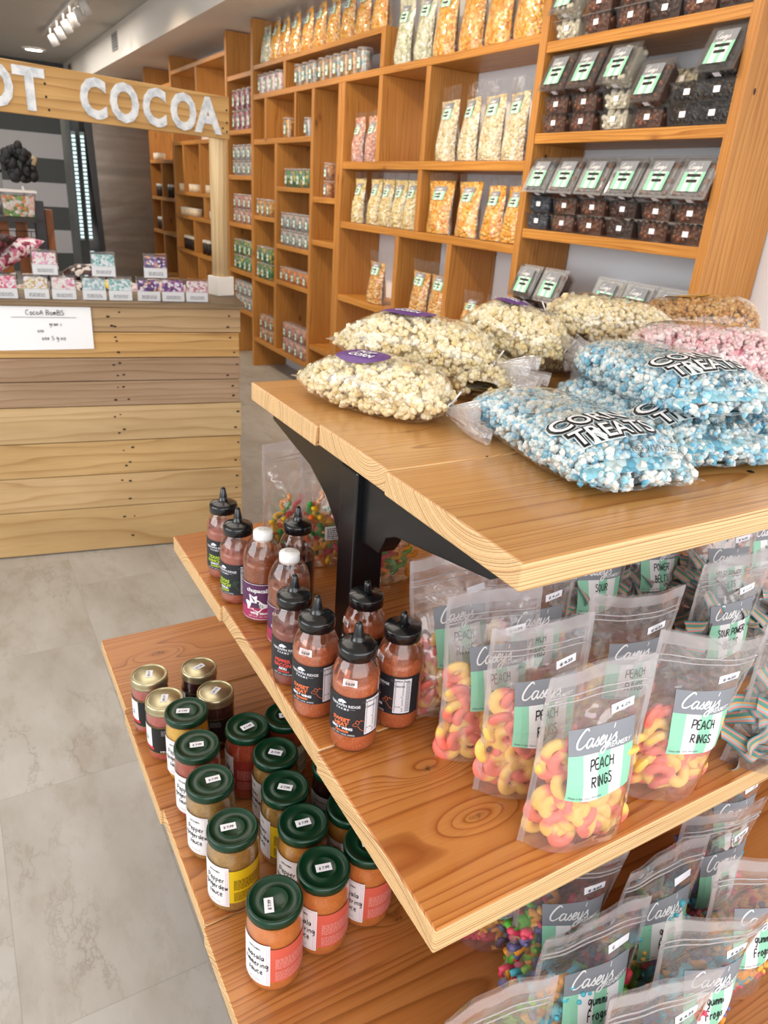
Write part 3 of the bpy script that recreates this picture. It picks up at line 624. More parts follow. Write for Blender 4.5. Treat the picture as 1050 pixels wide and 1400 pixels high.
def pouch(label, x, y, z, yaw, kind, lines, seed, group=None, lean=4, W=.142, H=.238, fill=.54, roll=0, count=None, lab=(-.26, .38, .33, .69), price='$ 4.25', back=False, nolabel=False, fat=1.0):
    P = Pouch(W, H, seed, fat)
    o = thing('candy_pouch', label, 'candy bag', (x, y, z), group=group, rot=(-R(lean), R(roll), R(yaw)))
    m = MB()
    for sd_ in (-1, 1): m.grid(lambda u, v: P.p((u - .5) * .965, v, 0, sd_), 22, 26)
    m.grid(lambda u, v: (P.p(u - .5, 0)[0], (v * 2 - 1) * P.half(u - .5, 0), .001 + .028 * (1 - (2 * v - 1) ** 2) * 0), 22, 4)
    fo = m.build('film', clear, o)
    m = MB()
    for s_ in (-1, 1):
        m.grid(lambda u, v: P.p(s_ * (.455 + .045 * u), v, .0004, -1), 2, 26)
    m.grid(lambda u, v: P.p((u - .5), .925 + .07 * v, .0005, -1), 18, 2)
    m.build('edge_seal', seal, fo)
    m = MB()
    for t in (.835, .868): m.tube([P.p((i / 14 - .5) * .97, t, .001) for i in range(15)], .0010, 6)
    m.build('zip_seal', seal, fo)
    if not nolabel:
        m = MB(); x0, x1, t0, t1 = lab
        casey_label(m, lambda a, b, h: P.p(a, b, h), x0, x1, t0, t1, lines, seed, W, H); m.build('label', LABM, o)
        m = MB(); price_patch(m, lambda a, b, h=0: P.p(.14 + .21 * a, .725 + .075 * b + .02 * a, .0008 + h), price); m.build('price_sticker', [pricep, greyink], fo)
    nm, meshes, rad, cnt = KN[kind]; cnt = count or cnt
    r = random.Random(seed * 13 + 5); pts = []
    tries = 0
    xl = .40 if kind == 'peach' else .35
    while len(pts) < cnt and tries < 6000:
        tries += 1
        xx = r.uniform(-xl, xl); tt = r.uniform(.045, fill) if r.random() < .7 else r.uniform(.045, fill * .55); hf = P.half(xx, tt) - rad * .62
        hf = P.half(xx, tt) - rad * {'peach': 1.08, 'frog': 1.3, 'belt': 1.1, 'worm': 1.0}[kind]
        if hf < -.001: continue
        hf = max(hf, .0004); yy = (r.uniform(-1, -.55) if r.random() < .72 else r.uniform(-.3, 1)) * hf
        if not nolabel and yy < 0 and lab[0] - .1 < xx < lab[1] + .1 and lab[2] - .07 < tt < lab[3] + .05: yy = -max(0, P.half(xx, tt) - (.0185 if kind != 'peach' else .0165))
        q = Vector((P.p(xx, tt)[0], P.mid(xx, tt) + yy, H * tt + .002))
        if q.z < rad * .9: continue
        dm = rad * 1.05 if tries < 2500 else rad * .78
        if all((q - p).length > dm for p in pts): pts.append(q)
    for q in pts:
        e = (Matrix.Rotation(r.gauss(0, .2), 3, 'Z') @ Matrix.Rotation(R(90) + r.gauss(0, .25), 3, 'X') @ Matrix.Rotation(r.uniform(0, 6.28), 3, 'Z')).to_euler()
        if kind in ('belt', 'worm'): e = Euler((R(90) + r.gauss(0, .35), r.uniform(-1.3, 1.3), r.gauss(0, .35)), 'XYZ')
        if kind == 'peach': e = (Matrix.Rotation(r.gauss(0, .25), 3, 'Z') @ Matrix.Rotation(R(90) + r.gauss(0, .28), 3, 'X') @ Matrix.Rotation(r.uniform(0, 6.28), 3, 'Z')).to_euler()
        g = bpy.data.objects.new(nm, r.choice(meshes)); COL.objects.link(g); g.parent = o; g.location = q; g.rotation_euler = e
    return o
PK = ['PEACH', 'RINGS']; FG = ['gummi', 'Frogs']; BT = ['SOUR POWER', 'BELTS']
MZ, BZ, TZ = .7105, .4245, 1.0605
GP = 'pouches of peach rings on the middle shelf'
pouch('clear pouch of peach gummy rings standing frontmost and nearest the middle shelf edge', .560, .432, MZ, -14, 'peach', PK, 1, GP, lean=1, W=.146)
pouch('clear pouch of peach gummy rings directly behind the frontmost one', .558, .521, MZ, -15, 'peach', PK, 2, GP, lean=4)
pouch('clear pouch of peach gummy rings, third back from the front in the left row', .548, .600, MZ, -9, 'peach', PK, 3, GP, lean=4)
pouch('clear pouch of peach gummy rings at the back left, beside the squeeze bottles', .560, .692, MZ, -8, 'peach', PK, 4, GP, lean=9)
pouch('clear pouch of peach gummy rings standing right of the frontmost one, label fully visible', .722, .438, MZ, -12, 'peach', PK, 5, GP, lean=-1, roll=4)
pouch('mostly empty looking clear pouch between the two front peach ring pouches, one step back', .738, .556, MZ, -14, 'peach', PK, 6, GP, lean=-3, fill=.42)
pouch('clear pouch of peach gummy rings tucked under the top shelf corner behind the others', .655, .655, MZ, -10, 'peach', PK, 26, GP, lean=3)
GB = 'pouches of rainbow sour belts on the middle shelf'
pouch('clear pouch of teal and pink sour belts cropped by the right photo edge', .905, .405, MZ, -22, 'belt', BT, 7, GB, lean=-3, fill=.66, lab=(-.02, .55, .40, .74))
pouch('clear pouch of sour belts with a grey label, above the right peach ring pouch', .955, .560, MZ, -8, 'belt', BT, 8, GB, lean=-2, fill=.62)
pouch('clear pouch of sour belts second from the right edge, leaning behind its neighbour', 1.075, .560, MZ, -6, 'belt', BT, 9, GB, lean=-4, fill=.62, nolabel=True)
pouch('dark-looking pouch of sour belts far back under the top shelf, centre', .86, .735, MZ, -8, 'belt', ['SOUR', 'MIXER'], 10, GB, lean=2, fill=.62)
pouch('dark-looking pouch of sour belts far back under the top shelf, right of centre', 1.02, .745, MZ, -6, 'belt', ['POWER', 'BELTS'], 11, GB, lean=2, fill=.62)
pouch('sour belt pouch in the second row back, near the right edge under the top shelf', 1.12, .68, MZ, -8, 'belt', BT, 12, GB, lean=2, fill=.62)
pouch('pouch of red and cream gummy worms at the back right under the top shelf', 1.30, .72, MZ, -8, 'worm', ['gummi', 'Worms'], 13, None, lean=2, fill=.62)
GW = 'pouches behind the shelf post, seen from the back'
pouch('clear pouch with red candy at the far left corner behind the squeeze bottles', .545, 1.255, MZ, 6, 'worm', [], 14, GW, lean=3, nolabel=True, fill=.42, count=22)
pw = pouch('clear pouch of orange and yellow gummies just left of the black post', .600, 1.185, MZ, 0, 'worm', [], 15, GW, lean=4, nolabel=True, fill=.52)
pouch('clear pouch of gummies half hidden by the black post', .655, 1.075, MZ, -8, 'worm', [], 16, GW, lean=5, nolabel=True, fill=.48)
for k in (pw,):
    P = Pouch(.142, .238, 15); m = MB()
    for (t0, t1, mi) in ((.24, .36, 0),): V, F = rect(-.2, .42, t0, t1, 6, 2); m.add([P.p(a, b, .0008) for a, b in V], F, 0)
    V, F = textlines(-.17, .40, .25, .35, 6, 4); m.add([P.p(a, b, .0011) for a, b in V], F, 1); m.build('label', [white, greyink], k)
GF = 'pouches of gummy frogs on the bottom shelf'
F2 = dict(kind='frog', lines=FG, group=GF, fat=1.2, fill=.52)
pouch('clear pouch of gummy frogs lettered in full, nearest the middle shelf corner', .545, .361, BZ, -14, seed=31, lean=-2, W=.15, **F2)
pouch('clear pouch of gummy frogs, its label fully visible, behind and right of the nearest one', .693, .385, BZ, -9, seed=32, lean=-2, W=.142, **F2)
pouch('clear pouch of gummy frogs in the front right, half behind another pouch', .672, .297, BZ, -8, seed=33, lean=-2, W=.142, **F2)
pouch('clear pouch of gummy frogs at the right frame edge below the shelf edge', .800, .320, BZ, -10, seed=34, lean=-2, **F2)
pouch('clear pouch of gummy frogs tucked behind the nearest one with a price sticker on top', .580, .440, BZ, -12, seed=35, lean=-2, price='$ 4.65', **F2)
pouch('clear pouch of gummy frogs furthest left on the bottom shelf, mostly under the shelf above', .566, .520, BZ, -18, seed=36, lean=-3, **F2)
pouch('clear pouch in the back row with a white price tag, beneath the middle shelf edge', .830, .405, BZ, -6, seed=37, lean=-2, **F2)
pouch('clear pouch of gummies in the back right corner beneath the middle shelf', .93, .455, BZ, -6, seed=38, lean=-1, **F2)
pouch('clear pouch with an empty top at the very bottom edge of the photo, left', .384, .331, BZ, -8, 'frog', FG, 39, GF, lean=0, fill=.35, nolabel=True, W=.14)
pouch('clear pouch of gummy frogs cropped by the bottom edge, label just showing', .550, .262, BZ, -8, seed=40, lean=0, **F2)

# ------------------------------------------------------------------ large popcorn bags
def kernels():
    """a few popped-kernel shapes as numpy arrays"""
    ph = (1 + 5 ** .5) / 2
    iv = np.array([(-1, ph, 0), (1, ph, 0), (-1, -ph, 0), (1, -ph, 0), (0, -1, ph), (0, 1, ph), (0, -1, -ph), (0, 1, -ph), (ph, 0, -1), (ph, 0, 1), (-ph, 0, -1), (-ph, 0, 1)], float); iv /= np.linalg.norm(iv[0])
    fc = np.array([(0, 11, 5), (0, 5, 1), (0, 1, 7), (0, 7, 10), (0, 10, 11), (1, 5, 9), (5, 11, 4), (11, 10, 2), (10, 7, 6), (7, 1, 8), (3, 9, 4), (3, 4, 2), (3, 2, 6), (3, 6, 8), (3, 8, 9), (4, 9, 5), (2, 4, 11), (6, 2, 10), (8, 6, 7), (9, 8, 1)])
    out = []
    for k in range(6):
        r = np.random.RandomState(k + 3); V = [iv * .45]; F = [fc]
        for j in range(6):
            d = r.normal(size=3); d /= np.linalg.norm(d); rad = r.uniform(.30, .52)
            V.append(iv * rad * r.uniform(.75, 1.25, 3) * (1 + .13 * r.normal(size=(12, 1))) + d * r.uniform(.42, .66)); F.append(fc + 12 * (j + 1))
        out.append((np.vstack(V), np.vstack(F)))
    return out
KERN = kernels()
def scatter_mesh(name, pts, rad, mat, seed, weld=True):
    r = np.random.RandomState(seed); VV = []; FF = []; k = 0
    for p in pts:
        V, F = KERN[r.randint(len(KERN))]; q = r.normal(size=4); q /= np.linalg.norm(q); a, b, c, d = q
        Rm = np.array([[1 - 2 * (c * c + d * d), 2 * (b * c - a * d), 2 * (b * d + a * c)], [2 * (b * c + a * d), 1 - 2 * (b * b + d * d), 2 * (c * d - a * b)], [2 * (b * d - a * c), 2 * (c * d + a * b), 1 - 2 * (b * b + c * c)]])
        VV.append(V @ Rm.T * rad * r.uniform(.75, 1.2) + p); FF.append(F + k); k += len(V)
    V = np.vstack(VV); F = np.vstack(FF); me = bpy.data.meshes.new(name)
    me.vertices.add(len(V)); me.vertices.foreach_set('co', V.ravel()); me.loops.add(F.size); me.loops.foreach_set('vertex_index', F.ravel().astype(np.int32))
    me.polygons.add(len(F)); me.polygons.foreach_set('loop_start', np.arange(0, F.size, 3, dtype=np.int32)); me.polygons.foreach_set('loop_total', np.full(len(F), 3, dtype=np.int32))
    me.update(); me.validate(); me.polygons.foreach_set('use_smooth', np.ones(len(F), bool)); me.materials.append(mat); return me
class Pillow:
    """local x along the bag, y across, z up; rests at z=0"""
    def __init__(s, L, W, T, ends=('seal', 'tie'), seed=0, flat=.8):
        s.L, s.W, s.T, s.ends, s.flat = L, W, T, ends, flat; r = random.Random(seed); s.a, s.b = r.uniform(0, 6), r.uniform(0, 6)
    def env(s, u):
        w = t = 1
        for e, d in ((s.ends[0], u), (s.ends[1], 1 - u)):
            if e == 'seal':
                k = min(d / .32, 1); t *= .05 + .95 * math.sin(k * math.pi / 2) ** .8; w *= .80 + .20 * min(d / .3, 1) ** .5
            elif e == 'point':
                k = min(d / .42, 1); t *= .05 + .95 * math.sin(k * math.pi / 2) ** .8; w *= .22 + .78 * math.sin(k * math.pi / 2) ** .8
            elif e == 'tie':
                k = min(d / .26, 1); q = math.sqrt(max(0, 1 - (1 - k) ** 2)); t *= .14 + .86 * q; w *= .09 + .91 * q
            else:
                k = min(d / .22, 1); q = math.sqrt(max(0, 1 - (1 - k) ** 2.2)); t *= .35 + .65 * q; w *= .55 + .45 * q
        return w * s.W * (1 + .025 * math.sin(7 * u + s.a)), t * s.T * (1 + .05 * math.sin(5 * u + s.b))
    def bot(s, u): w, t = s.env(u); return (s.T * .46 - t * .46) * (.55 if s.ends[0] != 'tie' else .7)
    def F(s, u, a, h=0):
        w, t = s.env(u); c, n = math.cos(a), math.sin(a)
        y = (w / 2 + h) * math.copysign(abs(c) ** .85, c); z = (t / 2 + h) * math.copysign(abs(n) ** .8, n)
        if z < 0: z = max(z * .92, -t / 2 * s.flat)
        return (u * s.L, y, z + t / 2 * s.flat + s.bot(u))
    def top(s, u, y, h=0):
        w, t = s.env(u); q = max(-.98, min(.98, 2 * y / w)); c = math.copysign(abs(q) ** (1 / .85), q); n = math.sqrt(max(0, 1 - c * c))
        return (u * s.L, y, (t / 2) * n ** .8 + t / 2 * s.flat + s.bot(u) + h)
def wrinkle(u, a): return .0013 * math.sin(a * 9 + 17 * u) * math.sin(23 * u + 3 * a)
def bigbag(label, p0, p1, W, T, ends, popm, innerm, rad, n, seed, group, prints=None, fm=clear2, rot_x=0, tail=1.0, cat='popcorn bag'):
    p0, p1 = Vector(p0), Vector(p1); d = p1 - p0; L = d.length
    B = Pillow(L, W, T, ends, seed)
    o = thing('popcorn_bag', label, cat, p0, group=group); ex = d.normalized(); ey = Vector((0, 0, 1)).cross(ex).normalized(); ez = ex.cross(ey)
    Mx = Matrix((ex, ey, ez)).transposed() @ Matrix.Rotation(R(rot_x), 3, 'X'); o.rotation_euler = Mx.to_euler()
    m = MB(); m.grid(lambda u, v: B.F(v, 2 * math.pi * u, wrinkle(v, 2 * math.pi * u)), 48, 44, cu=True)
    for e, uu in ((ends[0], 0), (ends[1], 1)):
        if e in ('seal', 'point'):
            s_ = -1 if uu == 0 else 1; w = B.env(uu)[0]; z = B.F(uu, 0)[2]
            m.grid(lambda u, v: (uu * L + s_ * v * .014, (u - .5) * w * 1.02, z + .002 * math.sin(14 * u)), 16, 2)
    m.build('film', fm, o)
    for e, uu in ((ends[0], 0), (ends[1], 1)):
        if e == 'tie' and tail:
            s_ = -1 if uu == 0 else 1; z = B.F(uu, 0)[2]; m = MB(); r = random.Random(seed); ph = r.uniform(0, 6)
            tl_, tw = .095 * tail, .062 * tail
            for q in range(2):
                m.grid(lambda u, v: (uu * L + s_ * (v ** 1.0) * tl_ * (1 - .25 * q + .12 * math.sin(9 * u)), (u * 2 - 1) * (.007 + tw * v ** .8), max(.003, z - .02 * v * (1 - q) + .012 * v * q + (.004 + .013 * v) * math.sin(u * (31 + 6 * q) + ph + q))), 54, 9)
            rn = m.build('ruffled_neck', seal if False else film('ruffled_film', .24, wr=80, bump=.6, gloss=1.8, hcol='#f2eef0'), o)
            m = MB(); m.tube([(uu * L + s_ * .006, .0105 * math.cos(k * math.pi / 6), z + .0105 * math.sin(k * math.pi / 6)) for k in range(13)], .0016, 6)
            m.tube([(uu * L + s_ * .006, .003, z + .009), (uu * L + s_ * .012, .010, z + .022), (uu * L + s_ * .016, .014, z + .030)], .0016, 6)
            m.build('twist_tie', plain('white_tie', '#f1efee', .4), rn)
    r = np.random.RandomState(seed); pts = []
    tot = n
    us = r.uniform(.012, .988, tot * 7); an = r.uniform(-.8, math.pi + .8, tot * 7); grid = {}
    for u, a in zip(us, an):
        w_, t_ = B.env(u)
        if t_ < rad * 1.5 or w_ < rad * 2: continue
        p = np.array(B.F(u, a, -rad * 1.05)); key = tuple((p / (rad * 1.18)).astype(int))
        if key in grid: continue
        grid[key] = 1; pts.append(p)
        if len(pts) >= tot: break
    me = scatter_mesh('popcorn', pts, rad, popm, seed); c = link('popcorn', me, o); c['kind'] = 'stuff'
    ib = MB(); ib.grid(lambda u, v: B.F(.04 + .92 * v, 2 * math.pi * u, -rad * 1.7 if B.env(.04 + .92 * v)[1] > rad * 4 else -.004), 24, 20, cu=True); k = ib.build('popcorn_core', innerm, o); k['kind'] = 'stuff'
    if prints: prints(o, B)
    return o
butter = island('buttered_popcorn', ['#fbeabc', '#fef4d8', '#f8e4ac', '#fef3da', '#f2d794', '#fef7e4'], .65, sss=.15)
butter_in = candy('buttered_popcorn_core', ['#f0dfb0', '#f6eac8', '#e6d09a'], 70)
blue = island('blue_popcorn', ['#2f9fd0', '#f4f8f8', '#86cbe6', '#eef6f7', '#f8f9f6', '#4fb6e0', '#d9eef4', '#22a0d6', '#f3f7f6'], .65, spatial=16, sss=.12)
blue_in = candy('blue_popcorn_core', ['#8ccfe0', '#c7dfe2', '#4aa8c8'], 70)
pink = island('pink_popcorn', ['#e2607a', '#f3dfe0', '#f0b9c2', '#f6e9e8', '#ea8a9c', '#f5e3e3'], .65, spatial=16, sss=.12)
pink_in = candy('pink_popcorn_core', ['#e9a7b2', '#f0cfd2', '#d86c84'], 70)
caramel = island('caramel_popcorn', ['#c98e3e', '#d9a85c', '#b87a2c', '#e0bc7c', '#c18a44'], .4, sss=.1)
caramel_in = candy('caramel_popcorn_core', ['#b88038', '#c9954a', '#a06a28'], 70)
purple = plain('purple_oval_print', '#5f2d82', .4); goldp = plain('gold_oval_print', '#c9952a', .4)
def oval(color, uc, yc, ru, ry, words=('POP', 'CORN')):
    def fn(o, B):
        m = MB(); n = 28; ring = 5
        V = []; 
        for k in range(ring + 1):
            for i in range(n): a = 2 * math.pi * i / n; V.append(B.top(uc + ru * k / ring * math.cos(a), yc + ry * k / ring * math.sin(a), .0014))
        F = [(k * n + i, k * n + (i + 1) % n, (k + 1) * n + (i + 1) % n, (k + 1) * n + i) for k in range(ring) for i in range(n)]
        m.add(V, F, 0, True); s = ru * B.L
        for j, (tx, sz, yo) in enumerate(zip(words, (.55, .5), (.08, -.42))):
            V, F = text(tx, sz, .25, .02); m.add([B.top(uc - (yo + y) * ry * 0 + x * ru * .62, yc + (yo + y) * ry, .0024) for x, y in V], F, 1)
        m.build('printed_logo', [color, white], o)
    return fn
GPW = 'plain buttered popcorn bags on the top shelf'
TB = dict(popm=butter, innerm=butter_in, rad=.0138, group=GPW)
bigbag('white popcorn bag lying nearest the top shelf left corner, purple oval on its side', (.545, 1.225, TZ), (.680, .945, TZ), .150, .100, ('point', 'tie'), n=1500, seed=1, prints=oval(purple, .48, -.018, .17, .034), **TB)
bigbag('white popcorn bag lying above and behind the corner one, its pointed tip at the left', (.665, 1.335, 1.100), (.865, 1.075, 1.090), .165, .115, ('point', 'tie'), n=1700, seed=2, prints=oval(purple, .46, .0, .17, .036), **TB)
bigbag('small-looking end of a white popcorn bag lying between the first two tied necks', (1.00, 1.24, TZ), (.815, 1.035, TZ), .13, .085, ('tie', 'round'), n=700, seed=3, **TB)
bigbag('white popcorn bag in the middle, its knot pointing down beside the blue bags', (.93, 1.28, 1.135), (1.045, 1.085, 1.105), .17, .115, ('point', 'tie'), n=1500, seed=4, prints=oval(purple, .42, .005, .16, .036), **TB)
bigbag('white popcorn bag at the right of the pile with a rounded end', (1.10, 1.20, 1.150), (1.38, 1.09, 1.120), .17, .11, ('tie', 'seal'), n=1600, seed=6, **TB)
bigbag('white popcorn bag at the back of the pile, purple print at its top edge', (1.06, 1.30, TZ), (1.36, 1.22, TZ), .16, .12, ('point', 'seal'), n=900, seed=7, prints=oval(purple, .3, 0, .12, .028), **TB)
PWM = [white, plain('print_black', '#1b1b1d', .4), plain('print_pale_backing', '#dfe9ea', .5)]
def corn_print(o, B):
    W = B.W
    # letters run across the bag; local +y is up-page's left, so page x -> -y ... page up -> -x
    def f(px, py, h): return B.top(.52 - (py) / B.L, .0 + px, h)
    for (tx, sz, x0, y0, rot) in (('CORN', .043, -.026, -.074, 6), ("TREATS", .039, -.010, -.110, 5)):
        m = MB()
        V0, F0 = text(tx, sz, .05, .0015, 1.0)
        for (off, h, mi, dx) in ((.0052, .0020, 2, 0), (.0036, .0026, 1, .0), (.0005, .0034, 0, 0)):
            V, F = text(tx, sz, .05, off, 1.04); c, s_ = math.cos(R(rot)), math.sin(R(rot))
            m.add([f(x0 + x * c - y * s_, y0 + (x * s_ + y * c) * 1.05, h) for x, y in V], F, mi)
        m.build('printed_word', PWM, o)
    V, F = text('NET WT. 6 OZ.', .011, 0, 0); MB().add([f(.03 + x, -.138 + y, .0022) for x, y in V], F, 1).build('printed_net_weight', PWM, o)
GB2 = 'blue and white popcorn bags on the top shelf'
TB2 = dict(popm=blue, innerm=blue_in, rad=.0128, group=GB2)
bigbag('blue popcorn bag in front, nearest the top shelf front edge, black and white lettering', (.800, .935, TZ), (.752, .580, TZ), .205, .084, ('round', 'seal'), n=2600, seed=11, prints=corn_print, **TB2)
bigbag('blue popcorn bag in the middle, lettering half covered by the topmost blue bag', (1.035, .985, TZ), (.955, .600, TZ), .20, .080, ('round', 'seal'), n=2300, seed=12, prints=corn_print, **TB2)
bigbag('topmost blue popcorn bag resting on the other two', (1.085, 1.00, 1.115), (1.000, .640, 1.112), .225, .092, ('tie', 'seal'), n=2600, seed=13, prints=corn_print, **TB2)
bigbag('lowest blue popcorn bag at the right frame edge, under the topmost one', (1.12, .90, TZ), (1.060, .580, TZ), .18, .070, ('round', 'seal'), n=1800, seed=14, **TB2)
bigbag('pink and white popcorn bag at the right frame edge', (1.11, .975, 1.105), (1.34, .82, 1.12), .17, .12, ('tie', 'round'), popm=pink, innerm=pink_in, rad=.0128, n=1000, seed=15, group=None, fm=clear2)
GC = 'caramel popcorn bags on the top shelf'
bigbag('caramel popcorn bag lying highest at the right, gold oval print on top', (1.33, 1.21, 1.13), (1.62, 1.08, 1.15), .17, .11, ('point', 'round'), popm=caramel, innerm=caramel_in, rad=.0128, n=900, seed=16, group=GC, prints=oval(goldp, .55, .03, .16, .04))
bigbag('caramel popcorn bag beneath the other caramel bag, left of the pink bag', (1.19, 1.165, TZ), (1.42, 1.02, TZ), .16, .10, ('round', 'tie'), popm=caramel, innerm=caramel_in, rad=.0128, n=800, seed=17, group=GC, prints=oval(goldp, .4, .03, .13, .035))
# ------------------------------------------------------------------ squeeze bottles
def cyl(r, c0=0): return lambda a, z, h=0: ((r + .0004 + h) * math.cos(R(a)), (r + .0004 + h) * math.sin(R(a)), z)
def cylpatch(m, r, a0, a1, z0, z1, mi, h=0, n=14):
    f = cyl(r); V, F = rect(a0, a1, z0, z1, n, 1); m.add([f(a, z, h) for a, z in V], F, mi, True)
def cyltext(m, r, a, z, vf, mi, h=.0004):
    f = cyl(r); k = 180 / (math.pi * r); m.add([f(a + x * k, z + y, h) for x, y in vf[0]], vf[1], mi)
pigc = {'orange': plain('print_orange', '#e8794a', .5), 'red': plain('print_red', '#d94a40', .5), 'green': plain('print_lime', '#b6cf3a', .5)}
blacklab = plain('black_label', '#23262b', .38); nutr = plain('nutrition_panel', '#e3e3ea', .5)
PIG = [[(0, .3), (.12, .42), (.22, .5), (.3, .72), (.42, .62), (.6, .6), (.62, .72), (.72, .6)], [(.72, .6), (1.0, .56)], [(0, .3), (.02, .2), (.2, .16), (.42, .12), (.55, -.1), (.75, -.3), (1, -.42)], [(.2, .5), (.3, .38), (.42, .3), (.5, .5), (.4, .62)]]
def sauce_mat(name, c1, c2, sp):
    t = NT(name); v = t.coord('Object'); n = t.noise(v, 60, 3); col = t.ramp(n, [(.3, c1), (.7, c2)])
    sp_ = t.ramp(t.noise(v, 420, 1), [(.62, (0, 0, 0)), (.70, (1, 1, 1))]); col = t.mix(t.math('MULTIPLY', sp_, .55), col, lin(sp))
    p = t.bsdf(Base_Color=col, Roughness=.35); p.inputs['Subsurface Weight'].default_value = .15; p.inputs['Subsurface Radius'].default_value = (.01, .004, .002)
    p.inputs['Coat Weight'].default_value = .7; p.inputs['Coat Roughness'].default_value = .06
    return t.mat
SA = {'sweet': sauce_mat('speckled_orange_sauce', '#cf7a4c', '#bb663c', '#e6b884'), 'pepper': sauce_mat('brick_red_sauce', '#9a5048', '#7f3a30', '#b07058'),
      'pink': sauce_mat('dusty_pink_sauce', '#bd7565', '#a85a49', '#c99280'), 'dark': sauce_mat('dark_red_sauce', '#5a2018', '#431410', '#7a3a28'), 'white': sauce_mat('rust_brown_sauce', '#a1551f', '#86401a', '#c48a50')}
def squeeze(label, x, y, rz, kind, group, words, wc, cap='black', h=.133, r=.0325, level=.105, sticker=None):
    o = thing('squeeze_bottle', label, 'sauce bottle', (x, y, MZ), rz, group)
    prof = [(0, .0008), (r * .84, .0005), (r * .97, .005), (r, .012), (r, h * .74), (r * .97, h * .82), (r * .86, h * .90), (r * .70, h * .96), (r * .60, h), (r * .58, h + .004)]
    MB().lathe(prof, 40).build('bottle', bottle_clear, o)
    ri = r - .0012; lv = level
    pi = [(0, .002), (ri * .82, .002), (ri * .97, .006), (ri, .013)] + [(min(ri, interp(z, [(a_[1], a_[0]) for a_ in prof[3:]]) - .0012), z) for z in (lv * .5, lv * .8, lv * .9, lv)] + [(0, lv)]
    MB().lathe(pi, 36).build('sauce', SA[kind], o)
    m = MB()
    # residue streaks above the fill line
    rr = random.Random(int(x * 9000 + y * 700))
    for k in range(9):
        a = rr.uniform(0, 360); z1 = min(h * .93, lv + rr.uniform(.005, .02)); wd = rr.uniform(6, 18)
        V, F = rect(a, a + wd, lv - .002, z1, 4, 4)
        m.add([((min(ri, interp(z, [(a_[1], a_[0]) for a_ in prof[3:]]) - .0010)) * math.cos(R(q + (z - lv) * 200 * math.sin(k))), (min(ri, interp(z, [(a_[1], a_[0]) for a_ in prof[3:]]) - .0010)) * math.sin(R(q + (z - lv) * 200 * math.sin(k))), z) for q, z in V], F, 0, True)
    m.build('sauce_residue', SA[kind], o)
    if cap == 'black':
        R0 = r * .80; z0 = h - .001
        MB().lathe([(R0 * .93, z0), (R0, z0 + .001), (R0, z0 + .013), (R0 * .96, z0 + .016), (R0 * .70, z0 + .0185), (R0 * .40, z0 + .0205), (.0085, z0 + .022), (.0070, z0 + .030), (.0048, z0 + .044), (.0030, z0 + .0475), (0, z0 + .048)], 40).build('cap', blackp, o)
    elif cap == 'disc':
        R0 = r * .80; z0 = h - .001; c = MB().lathe([(R0 * .93, z0), (R0, z0 + .001), (R0, z0 + .014), (R0 * .96, z0 + .0165), (0, z0 + .018)], 40)
        c.box(-.006, .006, -.006, .006, z0 + .018, z0 + .021).tube([(.002, 0, z0 + .018), (.001, 0, z0 + .034), (-.001, 0, z0 + .038)], [.0065, .0050, .0040], 12); c.build('cap', blackp, o)
    else:
        R0 = .0165; z0 = h - .001
        m = MB().lathe([(R0 * .96, z0), (R0, z0 + .001), (R0, z0 + .0135), (R0 * .95, z0 + .0155), (0, z0 + .0155)], 40); cp = m.build('cap', plain('white_plastic_cap', '#efefef', .35), o)
        m = MB(); m.flat(text('CB', .012, 0, .0004), lambda a, b: (a, b, z0 + .0157)); m.build('cap_stamp', plain('cap_emboss', '#c9c7c6', .5), cp)
    m = MB()
    if cap == 'white':
        z0, z1 = .012, .082
        cylpatch(m, r, -175, -25, z0, z1, 0)
        for z in (z0 + .0012, z1 - .002): cylpatch(m, r, -175, -25, z, z + .0008, 1, .0003)
        cylpatch(m, r, -175, -25, z0 + .002, z0 + .024, 2, .0003); 
        cyltext(m, r, -95, .066, text('chupacabra', .0105, 0, .0003), 1)
        f = cyl(r); k = 180 / (math.pi * r); rr2 = random.Random(5)
        blob = [(math.cos(a) * (.020 + .004 * math.sin(3 * a + 1)), .043 - .0095 + math.sin(a) * (.010 + .003 * math.cos(5 * a))) for a in [i * math.pi / 16 for i in range(32)]]
        m.add([f(-108 + px * k, pz + .006, .0005) for px, pz in blob], [tuple(range(32))], 1)
        m.add([f(-124 + px * k, pz, .0005) for px, pz in ((0, .045), (.012, .045), (.013, .060), (.006, .057), (-.002, .061))], [(0, 1, 2, 3, 4)], 1)
        cyltext(m, r, -103, .037, text('nerfs', .011, 0, 0), 3, .0009); cyltext(m, r, -95, .024, text('wing sauce', .0075, 0, .0003), 1, .0009)
        cyltext(m, r, -95, .018, text('NET 12 FL OZ (355 mL)', .004, 0, 0), 1, .0009)
        m.build('label', [plain('plum_label', '#5a2a55', .4), white, plain('magenta_label', '#a8305e', .4), greyink], o)
    else:
        z0, z1 = (.031, .094) if h > .135 else (.023, .083)
        cylpatch(m, r, -165, 20, z0, z1, 0, n=26)
        cylpatch(m, r, -48, -6, z0 + .003, z1 - .003, 1, .0003, 8)
        f = cyl(r)
        V, F = textlines(-46.5, -22, z0 + .006, z1 - .018, 14, 2, .45); V = [((a + 46.5) * 1.0 - 46.5, b) for a, b in V]
        rr3 = random.Random(8); z = z0 + .006
        while z < z1 - .008:
            e = -24 - rr3.uniform(0, 6) * (rr3.random() < .4); m.add([f(a, b, .0006) for a, b in ((-46, z), (e, z), (e, z + .0011), (-46, z + .0011))], [(0, 1, 2, 3)], 2)
            m.add([f(a, b, .0006) for a, b in ((-19, z), (-8, z), (-8, z + .0011), (-19, z + .0011))], [(0, 1, 2, 3)], 2); z += .0024
